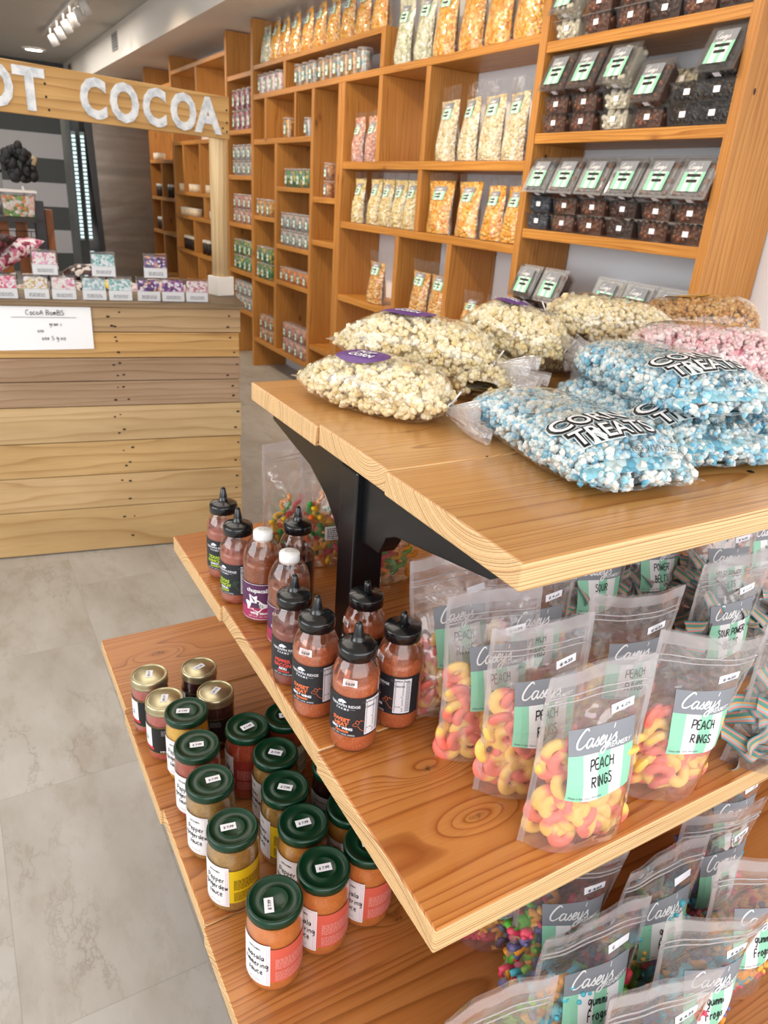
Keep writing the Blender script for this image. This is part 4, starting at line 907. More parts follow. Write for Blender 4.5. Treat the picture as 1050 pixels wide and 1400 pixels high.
        cyltext(m, r, -34, z1 - .0075, text('Nutrition Facts', .0042, 0, .0001), 2, .0007); cyltext(m, r, -36, z1 - .016, text('Calories', .0046, 0, .0001), 2, .0007)
        cyltext(m, r, -98, z1 - .0155, text('TERRAPIN RIDGE', .0056, 0, .0001), 3); cyltext(m, r, -103, z1 - .0205, text('F A R M S', .0044, 0, .0001), 3)
        cylpatch(m, r, -88, -72, z1 - .0185, z1 - .0183, 3, .0004, 3)
        tb = [(-.006, 0), (-.004, .003), (0, .005), (.004, .0035), (.007, .001), (.004, 0), (.002, -.002), (0, 0), (-.003, -.002)]; k = 180 / (math.pi * r)
        m.add([f(-105 + a * k, z1 - .009 + b, .0005) for a, b in tb], [tuple(range(len(tb)))], 3)
        cyltext(m, r, -105, z0 + .0235, text(words[0], .0082, 0, .0003), 4); cyltext(m, r, -105, z0 + .0160, text(words[1], .0082, 0, .0003), 4)
        cyltext(m, r, -103, z0 + .0110, text(words[2], .0052, 0, .0003), 3); cyltext(m, r, -103, z0 + .0065, text('squeeze', .0060, .3, .0002), 4)
        cyltext(m, r, -100, z0 + .0018, text('NET WT 12OZ (340G)', .0035, 0, 0), 3)
        V, F = strokes(PIG, .030, True, 0, 0, 4); m.add([f(-76 + a * .017 * k, z0 + .016 + b * .017, .0006) for a, b in V], F, 5)
        m.build('label', [blacklab, nutr, greyink, nutr, pigc[wc], pigc['orange'] if wc != 'green' else plain('print_dark_green', '#3f7f4a', .5)], o)
    if sticker is not None:
        m = MB(); f = cyl(r * .93); price_patch(m, lambda a, b, h=0: f(sticker + 34 * a, h_ + .0135 * b * 1.6, .0018 - .004 * b + h), '$ 8.99') if False else None
        k = 34
        def sp(a, b, hh=0):
            z = h * .775 + .018 * b; rr_ = interp(z, [(q[1], q[0]) for q in prof[3:]]); return cyl(rr_)(sticker + k * a, z, .0006 + hh)
        price_patch(m, sp, '$ 8.99'); m.build('price_sticker', [pricep, greyink], o)
    return o
GS = 'black-capped squeeze bottles on the middle shelf'
SW = ('SWEET', 'HEAT', 'BBQ & WING')
squeeze('squeeze bottle with orange speckled sauce frontmost of all, price sticker on its shoulder', .393, .688, -45, 'sweet', GS, SW, 'orange', h=.143, level=.113, sticker=-105)
squeeze('squeeze bottle with orange speckled sauce just behind and left of the frontmost one', .373, .772, -47, 'sweet', GS, SW, 'orange', h=.141, level=.112, sticker=-112)
squeeze('squeeze bottle with orange sauce right of the frontmost one, white nutrition panel facing out', .470, .702, -84, 'sweet', GS, SW, 'orange', 'disc', h=.141, level=.111, sticker=-118)
squeeze('squeeze bottle with orange sauce standing against the black post', .466, .800, -84, 'sweet', GS, SW, 'orange', 'disc', h=.139, level=.108, sticker=-118)
squeeze('squeeze bottle of brick red sauce with red lettering, beside the white-capped bottles', .374, .853, -38, 'pepper', GS, ('PEPPER', 'BACON', 'AIOLI'), 'red', level=.098)
squeeze('white-capped tall bottle of rust brown sauce, nearer of the two', .405, .945, -25, 'white', 'white-capped sauce bottles', None, 'red', 'white', h=.152, r=.034, level=.118)
squeeze('white-capped tall bottle of rust brown sauce, farther of the two', .395, 1.035, -25, 'white', 'white-capped sauce bottles', None, 'red', 'white', h=.152, r=.034, level=.118)
squeeze('squeeze bottle of pinkish sauce with lime lettering, second from the far left end', .378, 1.112, -55, 'pink', GS, ('TEXAS', 'RANCH', 'GARLIC'), 'green', level=.102)
squeeze('squeeze bottle of pinkish sauce with lime lettering at the far left end of the row', .384, 1.210, -40, 'pink', GS, ('TEXAS', 'RANCH', 'GARLIC'), 'green', level=.102)
squeeze('squeeze bottle of dark red sauce behind the white-capped bottles, left of the post', .478, 1.080, -84, 'dark', GS, ('HONEY', 'GLAZE', 'BBQ'), 'red', level=.088)

# ------------------------------------------------------------------ jars
green_lid = plain('dark_green_lid', '#06331f', .3, .0, .4, coat=.2); gold_lid = plain('pale_gold_lid', '#c9bf9c', .3, .85)
glass = film('jar_glass', .02, wr=10, bump=.02, rough=.03, gloss=1.3)
JS = {'masala': sauce_mat('orange_masala_sauce', '#d07a35', '#c46a2c', '#e09a50'), 'yellow': sauce_mat('yellow_sauce', '#d9a822', '#cc9418', '#efc850'), 'red': sauce_mat('red_tomato_sauce', '#a83c1e', '#8f2e18', '#c86838'),
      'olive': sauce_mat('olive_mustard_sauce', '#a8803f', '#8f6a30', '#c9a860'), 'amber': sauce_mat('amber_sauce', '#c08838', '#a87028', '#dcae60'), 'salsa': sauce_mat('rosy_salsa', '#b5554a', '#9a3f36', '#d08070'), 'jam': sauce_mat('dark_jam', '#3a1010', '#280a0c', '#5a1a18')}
LB = {'coral': plain('coral_label', '#d8604e', .5), 'lemon': plain('lemon_label', '#e8c818', .5), 'maroon': plain('maroon_label', '#8e2a22', .5), 'cream': plain('cream_label', '#d8c9a0', .5)}
def jar_base(o, r, h, sauce, r2=None):
    prof = [(0, .001), (r * .85, .0005), (r * .97, .004), (r, .010), (r, h * .72), (r * .985, h * .80), (r * .93, h * .86), (r * .92, h * .90), (r * .965, h * .93), (r * .9, h * .96), (r * .9, h)]
    MB().lathe(prof, 44).build('glass', glass, o)
    MB().lathe([(0, .003), (r * .84, .003), (r * .955, .006)] + [(a_ - .0013, z) for a_, z in prof[3:10]] + [(0, h * .965)], 40).build('sauce', JS[sauce], o)
def sticker_top(o, z, ang_, dx=0, dy=0, w=.022):
    m = MB(); c, s = math.cos(R(ang_)), math.sin(R(ang_))
    price_patch(m, lambda a, b, h=0: (dx + (a - .5) * w * c - (b - .28) * w * s, dy + (a - .5) * w * s + (b - .28) * w * c, z + .0004 + h), '$ 7.99'); m.build('price_sticker', [pricep, greyink], o)
def green_jar(label, x, y, rz, sauce, side, words, group, sa, h=.131, r=.0375, sdx=0, sdy=0):
    o = thing('sauce_jar', label, 'jar', (x, y, BZ), rz, group); jar_base(o, r, h, sauce)
    Rl = r * .985
    ld = MB().lathe([(Rl * .97, h - .010), (Rl, h - .009), (Rl * 1.01, h - .002), (Rl * .985, h + .0025), (Rl * .93, h + .004), (Rl * .88, h + .0036), (Rl * .85, h + .0014), (Rl * .48, h + .0012), (Rl * .465, h + .0019), (Rl * .45, h + .0019), (Rl * .43, h + .0012), (0, h + .0012)], 48).build('lid', green_lid, o)
    m = MB(); z0, z1 = .020, .091
    cylpatch(m, r, -160, -88, z0 - .003, z1 + .003, 0, .0003, 14); cylpatch(m, r, -88, 20, z0 + .004, z1 - .004, 1, 0, 18)
    f = cyl(r)
    for (a, b, c, d) in ((-157, -91, z0, z0 + .0004), (-157, -91, z1, z1 + .0004), (-91.6, -91, z0, z1), (-157.6, -157, z0, z1), (-95.2, -94.6, z0 + .002, z1 - .002)): cylpatch(m, r, a, b, c, d, 3, .0006, 6)
    cyltext(m, r, -122, z1 - .009, text('KITCHEN', .0042, 0, .0001), 2, .0007)
    for i, wd in enumerate(words):
        V, F = handwriting(wd, .13, .04, i + 3); cyltext(m, r, -120, z1 - .027 - i * .0135, ([(a * .0078, b * .0095) for a, b in V], F), 2, .0007)
    cyltext(m, r, -122, z0 + .004, text('NET WT 24 OZ', .0025, 0, 0), 2, .0007)
    k = 180 / (math.pi * r)
    for (t0, t1, sd_) in ((z0 + .030, z0 + .050, 1), (z0 + .008, z0 + .026, 2)):
        V, F = textlines(0, .060, t0, t1, 10, sd_, .5); V = [(a + .004, b) for a, b in V]; m.add([f(-84 + a * k, b - a * .02, .0005) for a, b in V], F, 4)
    m.build('label', [white, LB[side], ink, pinkink, {'coral': plain('pale_coral_print', '#f0a49a', .5), 'lemon': plain('brown_print', '#8a6a18', .5), 'maroon': plain('rose_print', '#c87a70', .5), 'cream': greyink}[side]], o)
    sticker_top(ld, h + .0016, sa, sdx, sdy)
    return o
GJ = 'green-lidded sauce jars on the bottom shelf'
MW = ['masala', 'simmering', 'sauce']; HW = ['Pepper', 'gingerdew', 'sauce']
green_jar('green-lidded jar of orange sauce nearest the camera at the front of the bottom shelf', .251, .616, -32, 'masala', 'coral', MW, GJ, -75 + 180, sdx=-.006, sdy=-.010)
green_jar('green-lidded jar of orange sauce with coral label, just right of the nearest jar', .328, .631, -38, 'masala', 'coral', MW, GJ, 25)
green_jar('green-lidded jar of orange sauce partly under the middle shelf edge, third in the front row', .404, .640, -36, 'masala', 'coral', MW, GJ, 20)
green_jar('green-lidded jar of olive sauce with a bright yellow side label', .240, .751, -30, 'olive', 'lemon', HW, GJ, 20, sdx=-.006)
green_jar('green-lidded jar of amber sauce right of the yellow-labelled jar', .334, .714, -30, 'amber', 'cream', HW, GJ, 22)
green_jar('green-lidded jar of olive sauce, fourth back in the left column', .238, .851, -26, 'olive', 'cream', HW, GJ, 20, sdx=.004, sdy=.004)
green_jar('green-lidded jar of red sauce in the left column, between yellow and olive jars', .243, .938, -24, 'red', 'cream', HW, GJ, 10)
green_jar('green-lidded jar of bright yellow sauce at the back of the left column', .251, 1.028, -22, 'yellow', 'cream', HW, GJ, 0, sdx=-.006)
green_jar('green-lidded jar of red sauce in the second column, dark red side label', .332, .945, -60, 'red', 'maroon', MW, GJ, 70)
green_jar('green-lidded jar of brown sauce in the second column, just in front of the red one', .352, .866, -60, 'olive', 'cream', HW, GJ, 20)
green_jar('green-lidded jar of olive sauce with a yellow side label in the second column', .337, .789, -60, 'olive', 'lemon', HW, GJ, 22)
green_jar('green-lidded jar mostly hidden beneath the middle shelf edge at the back', .402, .945, -30, 'red', 'cream', HW, GJ, 15)
green_jar('green-lidded jar of amber sauce half hidden beneath the middle shelf edge', .412, .712, -30, 'amber', 'cream', HW, GJ, 15)
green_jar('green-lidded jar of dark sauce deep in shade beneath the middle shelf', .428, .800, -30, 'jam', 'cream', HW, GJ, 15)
blk = plain('black_jar_label', '#15181a', .4); redb = plain('red_banner_print', '#c8323a', .5); bluei = plain('blue_print', '#7f9cc0', .5); goldl = plain('gold_line_print', '#c9a84a', .4)
def gold_jar(label, x, y, rz, sauce, sa, group='gold-lidded jars on the bottom shelf', h=.118, r=.034):
    o = thing('mason_jar', label, 'jar', (x, y, BZ), rz, group); jar_base(o, r, h, sauce)
    Rl = r * .99
    MB().lathe([(Rl * .96, h - .016), (Rl * 1.02, h - .0155), (Rl, h - .013), (Rl * .985, h - .009), (Rl * 1.01, h - .006), (Rl, h - .001), (Rl * .97, h + .001), (Rl * .90, h + .0012), (Rl * .885, h - .0006)], 48).build('lid_band', gold_lid, o)
    ld = MB().lathe([(Rl * .885, h - .0004), (Rl * .80, h - .0004), (Rl * .77, h + .0006), (0, h + .0008)], 48).build('lid', gold_lid, o)
    m = MB(); z0, z1 = .020, .080
    cylpatch(m, r, -175, 20, z0, z1, 0, 0, 26)
    for z in (z0 + .001, z1 - .0015): cylpatch(m, r, -175, 20, z, z + .0006, 1, .0003, 20)
    cylpatch(m, r, -140, -98, z0 + .012, z1 - .004, 2, .0003, 10); cylpatch(m, r, -144, -92, z0 + .007, z0 + .013, 3, .0006, 10)
    f = cyl(r); k = 180 / (math.pi * r); V, F = strokes([[(-.4, 0), (0, .1), (.4, 0)], [(0, -.4), (.02, .5)], [(-.3, -.3), (0, -.1), (.3, -.35)]], .09); m.add([f(-119 + a * .012 * k, .050 + b * .014, .0008) for a, b in V], F, 4)
    V, F = textlines(0, .020, z1 - .018, z1 - .006, 5, 3, .5); m.add([f(-66 + a * k, b, .0006) for a, b in V], F, 5)
    V, F = textlines(0, .026, z0 + .004, z0 + .008, 2, 3, .5); m.add([f(-72 + a * k, b, .0006) for a, b in V], F, 2)
    m.build('label', [blk, goldl, white, redb, bluei, plain('dim_grey_print', '#8f9296', .5)], o); sticker_top(ld, h + .0008, sa)
    return o
gold_jar('gold-lidded jar of rosy salsa at the far left corner of the bottom shelf', .2215, 1.178, -48, 'salsa', -60)
gold_jar('gold-lidded jar of rosy salsa in front of the corner one', .229, 1.095, -52, 'salsa', -60)
gold_jar('gold-lidded jar of dark jam, back one of the dark pair', .312, 1.162, -60, 'jam', 80)
gold_jar('gold-lidded jar of dark jam, front one of the dark pair', .318, 1.078, -60, 'jam', -80)

# ------------------------------------------------------------------ candy boxes on the counter
def shards(name, cols): return candy(name, cols, 130, .5, .6, .004)
CB = [('bright pink', shards('pink_shards', ['#e0406c', '#f2b8c8', '#d82f60', '#f0e6e8'])), ('white with gold flecks', shards('gold_white_shards', ['#f0ece6', '#e6d9a0', '#f4e4ea', '#cfa860', '#efe8ea'])),
      ('white with pink flecks', shards('pinkish_white_shards', ['#f2ecea', '#e8a8c0', '#eedfd8', '#d86a90', '#f0e8d8'])), ('pale teal', shards('teal_shards', ['#a9c4c6', '#d8e6e6', '#86adb0', '#e6ecec'])),
      ('teal and white', shards('teal_white_shards', ['#6aa8a4', '#e8eeee', '#d8e2e4', '#8abfbc'])), ('purple and gold', shards('purple_shards', ['#5a2f7a', '#8a4fa0', '#d89a6a', '#3f2460', '#e8dfe8'])), ('purple and pink', shards('violet_shards', ['#6a3a90', '#c86aa8', '#4a2a6a', '#efe6f0'])), ('pale rose', shards('rose_shards', ['#d8a0ac', '#efe0e0', '#c8808e', '#f0e8e6']))]
def candy_box(label, lx, ly, z, ci, group, w=.082, rz=0):
    v = ct(lx, ly, z); o = thing('candy_box', label, 'candy box', v, group=group, rot=(0, 0, ang + R(rz))); d, h = .045, .082
    MB().box(-w / 2, w / 2, -d / 2, d / 2, 0, h).build('clear_box', rigid, o, bevel=.001)
    MB().box(-w / 2 + .002, w / 2 - .002, -d / 2 + .001, d / 2 - .001, .001, h * .42).build('white_insert', white, o)
    m = MB(); V, F = textlines(-w * .3, w * .32, h * .12, h * .28, 3, ci, .4); m.add([(a, -d / 2 - .0004, b) for a, b in V], F); m.build('fine_print', greyink, o)
    m = MB(); r = random.Random(ci); m.grid(lambda u, v: ((u - .5) * (w - .008), -d / 2 + .003 + .003 * math.sin(9 * u + 7 * v) ** 2, h * .43 + v * (h * .45 + .004 * math.sin(11 * u))), 10, 6)
    m.box(-w / 2 + .006, w / 2 - .006, -d / 2 + .008, d / 2 - .004, h * .425, h * .86); m.build('candy', CB[ci][1], o)
    return o
from math import cos, sin
low = [(-.80, 0), (-.700, 1), (-.612, 2), (-.512, 3), (-.424, 4), (-.326, 5), (-.240, 6), (-.154, 7)]
nm8 = ['leftmost', 'second from left', 'third from left', 'fourth from left', 'fifth from left', 'sixth from left', 'second from right', 'rightmost']
for k, (lx, ci) in enumerate(low):
    candy_box('clear box of %s candy, %s, lower row on counter' % (CB[ci][0], nm8[k]), lx, .035, .9925, ci, 'clear candy boxes on the counter')
for lx, ci, n_ in ((-.665, 2, 'left'), (-.475, 4, 'middle'), (-.298, 5, 'right')):
    candy_box('clear box of %s candy, %s of three raised boxes' % (CB[ci][0], n_), lx, .035, .9925 + .0823, ci, 'clear candy boxes on the counter')

# ------------------------------------------------------------------ goods on the wall shelves
def wrot(extra=0): return (0, 0, R(-90 + extra))
def mk_tub(kind, cols, r=.042, h=.105, scale=60):
    o = thing('candy_tub', 'x', 'candy tub', (0, 0, 0)); c = candy('tub_' + kind, cols, scale)
    MB().lathe([(0, .001), (r * .80, .001), (r * .97, h * .86), (0, h * .87)], 20).build('candy', c, o)
    cu = MB().lathe([(r * .82, 0), (r, h * .93)], 20).build('cup', rigid, o)
    MB().lathe([(r * 1.05, h * .92), (r * 1.06, h), (0, h + .002)], 20).build('lid', film('cloudy_lid', .35, gloss=1.2), o)
    m = MB(); rr_ = r * .92
    V, F = rect(-115, -65, h * .18, h * .78, 6, 1); m.add([cyl(rr_ + r * .05 * 1)(a, z, .0012) for a, z in V], F, 0, True)
    V, F = rect(-115, -65, h * .60, h * .78, 6, 1); m.add([cyl(rr_ + r * .05)(a, z, .0018) for a, z in V], F, 1, True)
    for a0 in (-113, -75):
        V, F = rect(a0, a0 + 9, h * .18, h * .60, 2, 1); m.add([cyl(rr_ + r * .05)(a, z, .0018) for a, z in V], F, 2, True)
    V, F = textlines(-102, -78, h * .32, h * .52, 3, 1, .5)
    m.add([cyl(rr_ + r * .05)(a, z, .0024) for a, z in rect(-100, -80, h * .36, h * .42)[0]], [(0, 1, 3, 2)], 3)
    m.build('label', [white, greyp, mint, ink], cu); remember(o); return o
class OnceCopy:
    """the first placement moves the prototype itself, later ones are copies"""
    def __init__(s, proto): s.p = proto; s.used = False
    def put(s, loc, rot, label, group):
        if not s.used:
            s.used = True; o = s.p; o.location = loc; o.rotation_euler = rot; o['label'] = label; o['group'] = group; return o
        return dup(s.p, loc, rot, label, group)
TUB = {k: OnceCopy(mk_tub(k, c, r, h)) for k, c, r, h in (('white_pink', ['#ece0dc', '#e6b8b8', '#f0e8e4'], .045, .125), ('mixed', ['#7fa4ac', '#d8a468', '#d8dcd8', '#c8b898'], .045, .125), ('corn', ['#dba65a', '#e6c27c', '#c98f45'], .045, .125),
      ('green', ['#4f9a5a', '#8a8a3a', '#2f7a4a', '#d8c860'], .045, .120), ('amber', ['#c98f5a', '#b06a3c', '#e0b080'], .040, .100), ('rose', ['#b04858', '#8a3448', '#d88a8a'], .045, .14), ('pale', ['#c0c6c8', '#a8b4b4', '#d8b8a8'], .045, .11), ('orange', ['#e08a3a', '#f0a85a', '#d87828'], .045, .10), ('peachy', ['#d89a8a', '#c8806c', '#e8c0b0'], .045, .11))}
ORD = ['first', 'second', 'third', 'fourth', 'fifth', 'sixth', 'seventh', 'eighth', 'ninth']
def tubs(kinds, z, ys, desc, group, rows=1, h=None, x=2.225):
    n = len(ys)
    for i, y in enumerate(ys):
        for k in range(rows):
            kd = kinds[(i + k) % len(kinds)]; hh = {'white_pink': .125, 'mixed': .125, 'corn': .125, 'green': .120, 'amber': .100, 'rose': .14, 'pale': .11, 'orange': .10, 'peachy': .11}[kinds[0]]
            row = '' if rows == 1 else (', lower layer' if k == 0 else ', upper layer')
            TUB[kd].put((x, y, z + .0008 + k * (hh + .004)), wrot(), ('%s %s candy tub from left%s, %s' % (ORD[i], kd.replace('_', ' '), row, desc)) if n > 1 else 'lone %s candy tub%s, %s' % (kd, row, desc), group)
tubs(['white_pink'], 2.035, [5.80, 5.69, 5.58, 5.46], 'cubby under topmost bags, far left', 'tubs in the left cubby under the top bags')
tubs(['mixed'], 2.035, [5.12, 5.00, 4.89], 'middle cluster under the topmost bags', 'tubs under the top bags, middle cluster')
tubs(['corn', 'corn', 'mixed'], 2.035, [4.75, 4.645, 4.54, 4.435, 4.33, 4.225], 'right cluster under the topmost bags', 'tubs under the top bags, right cluster')
tubs(['corn'], 1.735, [5.30], 'small upper cubby near the left post', 'lone tub in upper cubby')
tubs(['pale'], 1.735, [4.95], 'narrow upper cubby next to tall divider', 'lone tub beside the divider')
tubs(['green'], 1.42, [5.27, 5.165, 5.06, 4.955], 'cubby two below the topmost bags', 'green tubs in the second cubby')
tubs(['amber'], 1.372, [4.63], 'narrow column beside the tall divider', 'stack in the narrow column', 2)
tubs(['corn'], 1.20, [5.83, 5.73, 5.62], 'left cubby under large empty cubby', 'left cubby tubs, middle height')
tubs(['pale'], 1.026, [5.33, 5.22, 5.11, 5.00, 4.90], 'cubby at mid height, wall shelving', 'pale tubs stacked at mid height', 2)
tubs(['green'], .735, [5.83, 5.73, 5.62], 'lower left cubby of wall shelving', 'green tubs stacked lower left', 2)
tubs(['orange'], .77, [5.34, 5.235, 5.13, 5.025, 4.92], 'cubby just above the bottom one', 'orange tubs above the bottom cubby', 1)
tubs(['amber'], .245, [5.78, 5.67, 5.56], 'bottom left cubby of wall shelving', 'amber tubs stacked in the bottom left cubby', 2)
tubs(['peachy'], .245, [5.27, 5.16, 5.05, 4.94], 'bottom right cubby of wall shelving', 'peach tubs stacked in the bottom right cubby', 2)
for z, kd, d in ((1.815, 'rose', 'highest filled'), (1.485, 'pale', 'second'), (1.12, 'peachy', 'third'), (.745, 'green', 'fourth'), (.43, 'pale', 'lowest')):
    tubs([kd], z, [6.38, 6.26, 6.14, 6.03], '%s shelf right of sign post' % d, '%s shelf of the narrow column' % d, 2)
# tall bags of popcorn on the wall
def mk_wallbag(kind, cols, W, H, seed, fill=.80, scale=75, fat=1.6):
    P = Pouch(W, H, seed, fat, 0); o = thing('popcorn_pouch', 'x', 'popcorn pouch', (0, 0, 0))
    m = MB()
    for s_ in (-1, 1): m.grid(lambda u, v: P.p((u - .5) * .98, v, 0, s_), 14, 16)
    m.build('film', clear2, o); m = MB(); f2 = lambda u, v, s_: P.p((u - .5) * .90, v * fill + .01, -.003, s_)
    for s_ in (-1, 1): m.grid(lambda u, v: f2(u, v, s_), 18, 22)
    m.build('popcorn', candy(kind, cols, scale, .5, 1.0, .012), o)
    m = MB(); casey_label(m, lambda a, b, h: P.p(a, b, h + .001), -.20, .24, .56, .78, [], seed, W, H, detail=False)
    V, F = rect(.5 - .1, .5 + .1, 0, 1)
    for zz in (.60, .645): 
        V, F = rect(-.10, .12, zz, zz + .022); m.add([P.p(a, b, .0028) for a, b in V], F, 4)
    m.build('label', LABM, o); remember(o); return o
OR = ['#eea42c', '#f5b94a', '#e8952a', '#f6cf80']; WH = ['#e6d3a6', '#f0e4c6', '#d9bf8a']; PKK = ['#dba08c', '#e8c0ac', '#cc8a74']; YW = ['#e6cf8e', '#efe0b4', '#dcbc6c']; CR = ['#e8ac58', '#f0c888', '#d99440']; GW_ = ['#d8d6b8', '#e8e6d2', '#c4c8a0']
WB = {k: OnceCopy(mk_wallbag('popcorn_' + k, c, w_, h_, sd_, fi)) for k, c, w_, h_, sd_, fi in (('orange', OR, .19, .36, 51, .86), ('cheese', OR, .20, .285, 52, .86), ('white', WH, .165, .33, 53, .80), ('pink', PKK, .12, .26, 54, .9),
      ('pale yellow', YW, .125, .285, 55, .86), ('caramel', CR, .17, .30, 56, .78), ('greenish', GW_, .15, .34, 57, .86), ('small orange', OR, .16, .27, 58, .86), ('short caramel', CR, .155, .20, 59, .68), ('short greenish', GW_, .15, .27, 60, .86))}
def bags(kd, z, ys, desc, group, x=2.235, rots=None):
    for i, y in enumerate(ys):
        WB[kd].put((x, y, z + .0008), wrot((rots or (0,) * 9)[i]), ('%s %s popcorn bag from left, %s' % (ORD[i], kd.replace('small ', '').replace('short ', ''), desc)) if len(ys) > 1 else 'clear bag of %s popcorn %s' % (kd.replace('short ', ''), desc), group)
bags('short greenish', 2.225, [5.755], 'at the left end of the topmost shelf', 'topmost shelf bags')
bags('small orange', 2.225, [5.57, 5.40, 5.22, 5.02, 4.83, 4.64, 4.45, 4.26, 4.07], 'on the topmost shelf', 'orange bags on the topmost shelf')
bags('greenish', 2.035, [3.80, 3.60], 'at the start of the upper long shelf', 'pale bags on the upper long shelf')
bags('orange', 2.035, [3.42, 3.20, 3.00, 2.80], 'on the upper long shelf', 'orange bags on the upper long shelf')
bags('pink', 1.58, [4.26, 4.09], 'in the first tall cubby', 'pink popcorn bags')
bags('white', 1.58, [3.33, 3.14, 2.97, 2.80], 'in the wide upper cubby beside the chocolate shelves', 'white popcorn bags in the wide cubby', rots=(4, -6, 3, -3))
bags('pale yellow', 1.245, [4.22, 4.02, 3.88, 3.74, 3.61], 'in the middle row, left cubby', 'pale bags in the middle row')
bags('cheese', 1.245, [3.34, 3.09], 'in the middle row, centre', 'large cheese popcorn bags', rots=(5, -5))
bags('small orange', 1.245, [2.885, 2.735], 'in the middle row beside the chocolate shelves', 'orange bags beside the chocolate')
bags('caramel', .805, [3.95], 'in the lower left cubby alone', 'lower cubby bag')
bags('caramel', .805, [3.46, 3.27], 'in the lower middle cubby', 'lower middle cubby bags')
bags('short caramel', .8052, [2.98, 2.79], 'in the lower right cubby', 'lower right cubby bags')
m_ = None
# clamshell boxes of chocolates
def balls(m, w, d, z0, z1, r, n, seed, mi=0, taper=.9):
    rr = random.Random(seed)
    for k in range(n):
        ico(m, (rr.uniform(-w / 2 + r, w / 2 - r), rr.uniform(-d / 2 + r, d / 2 - r) if k % 3 else -d / 2 + r * 1.05, rr.uniform(z0 + r, z1 - r * .3)), r * rr.uniform(.85, 1.1), mi)
CM = {'dark chocolate': ('#4a2f24', '#38221a'), 'milk chocolate': ('#7a4c34', '#5f3926'), 'white yogurt': ('#e6e2d2', '#d8d4c2'), 'black licorice': ('#18161a', '#100f12'), 'blueberry': ('#3c4658', '#2a3444')}
def mk_clam(kd, w=.138, d=.135, h=.060, lid=False, seed=1):
    o = thing('clamshell_box', 'x', 'clamshell box', (0, 0, 0)); a, b = CM[kd]
    cmat = MATS.get('cand_' + kd) or island('cand_' + kd, [a, b, a], .3); MATS['cand_' + kd] = cmat
    m = MB(); m.frustum(w - .018, d - .018, .004, h * .78, .86); balls(m, w * .95, d * .95, .004, h * 1.04, .0105, 95 if lid else 75, seed)
    m.build('sweets', cmat, o)
    m = MB(); m.frustum(w, d, 0, h, .86)
    for q in range(7):
        x_ = -w * .40 + q * w * .8 / 6; m.box(x_ - .0006, x_ + .0006, -d / 2 * .98, -d / 2 * .96, .004, h * .9) if q in (5, 6) else None
    m.box(-w / 2 - .005, w / 2 + .005, -d / 2 - .005, d / 2 + .005, h - .001, h + .003); m.build('tray', rigid, o)
    lo = o
    if lid:
        m = MB(); m.frustum(w, d, 0, .020, 1.0) if False else m.box(-w / 2 + .004, w / 2 - .004, -d / 2 + .004, d / 2 - .004, h + .003, h + .009); lo = m.build('lid', rigid, o, bevel=.003)
        m = MB(); z = h + .0100; casey_label(m, lambda x, y, hh: (x * w, y * d, z + hh), -.30, .30, -.38, .38, [], seed, w, d, detail=False)
        for (x0, x1, y0) in ((-.18, .2, -.02), (-.14, .16, -.16)):
            V, F = rect(x0, x1, y0, y0 + .07); m.add([(x * w, y * d, z + .0024) for x, y in V], F, 4)
        m.build('label', LABM, lo)
    m = MB(); m.box(-.012, .012, -d / 2 * .97 - .0012, -d / 2 * .97, h * .42, h * .42 + .018); m.build('price_sticker', pricep, o); remember(o); return o
CL = {}
def clam(kd, lid, loc, rot, label, group):
    k = (kd, lid)
    if k not in CL: CL[k] = OnceCopy(mk_clam(kd, lid=lid, seed=len(CL) + 2))
    return CL[k].put(loc, rot, label, group)
def stack(z, y, kinds, tilt, desc, x=2.245, n=2, back=False):
    """n boxes lying flat, then one leaning with its lid label towards the room"""
    for i in range(n):
        clam(kinds[0], False, (x, y, z + .0008 + i * .0655), wrot(), '%s %s clamshell box, %s' % (('bottom', 'second')[i], kinds[0], desc), 'flat clamshell boxes of chocolates')
    if tilt: clam(kinds[-1], True, (x - .022, y, z + .0008 + n * .0655 + .052), Euler((R(66), 0, R(-90)), 'XYZ'), 'tilted %s clamshell box atop %s' % (kinds[-1], desc), 'tilted clamshell boxes of chocolates')
o9 = ['far left stack', 'second stack from left', 'third stack from left', 'fourth stack from left', 'fifth stack from left', 'far right stack']
def row(z, ys, ks, tl_, sh, nn=None):
    for i, (y, k) in enumerate(zip(ys, ks)): stack(z, y, [k], tl_[i], '%s, %s' % (o9[i], sh), n=(nn or [2] * 9)[i])
DK, MK, WY_, BL, BB = 'dark chocolate', 'milk chocolate', 'white yogurt', 'black licorice', 'blueberry'
row(1.317, [2.53, 2.375, 2.22, 2.065, 1.91, 1.765], [BB, MK, MK, DK, MK, MK], [1] * 6, 'third chocolate shelf down')
row(1.68, [2.51, 2.355, 2.19, 2.03, 1.88, 1.765], [MK, MK, WY_, MK, BL, BL], [1, 1, 1, 1, 0, 1], 'second chocolate shelf down', [2, 2, 2, 1, 2, 2])
row(2.0, [2.51, 2.355, 2.19, 2.04, 1.90, 1.765], [WY_, MK, MK, DK, MK, DK], [1, 0, 0, 1, 0, 0], 'top visible chocolate shelf', [1, 2, 2, 1, 2, 2])
row(.965, [2.53, 2.37, 2.21, 2.06, 1.91, 1.765], [DK, MK, DK, WY_, DK, DK], [1, 1, 0, 1, 1, 1], 'lowest visible chocolate shelf', [1, 1, 2, 1, 1, 1])
clam(WY_, False, (2.38, 2.03, 1.812), wrot(), 'clear clamshell box of white yogurt sweets high at the back of the second chocolate shelf', 'back row boxes')
clam(WY_, False, (2.38, 2.03, 1.746), wrot(), 'clear clamshell box of white yogurt sweets beneath the high one at the back', 'back row boxes')
clam(BL, False, (2.38, 1.80, 1.8125), wrot(), 'clear clamshell box of black licorice at the back right, upper one', 'back row boxes')
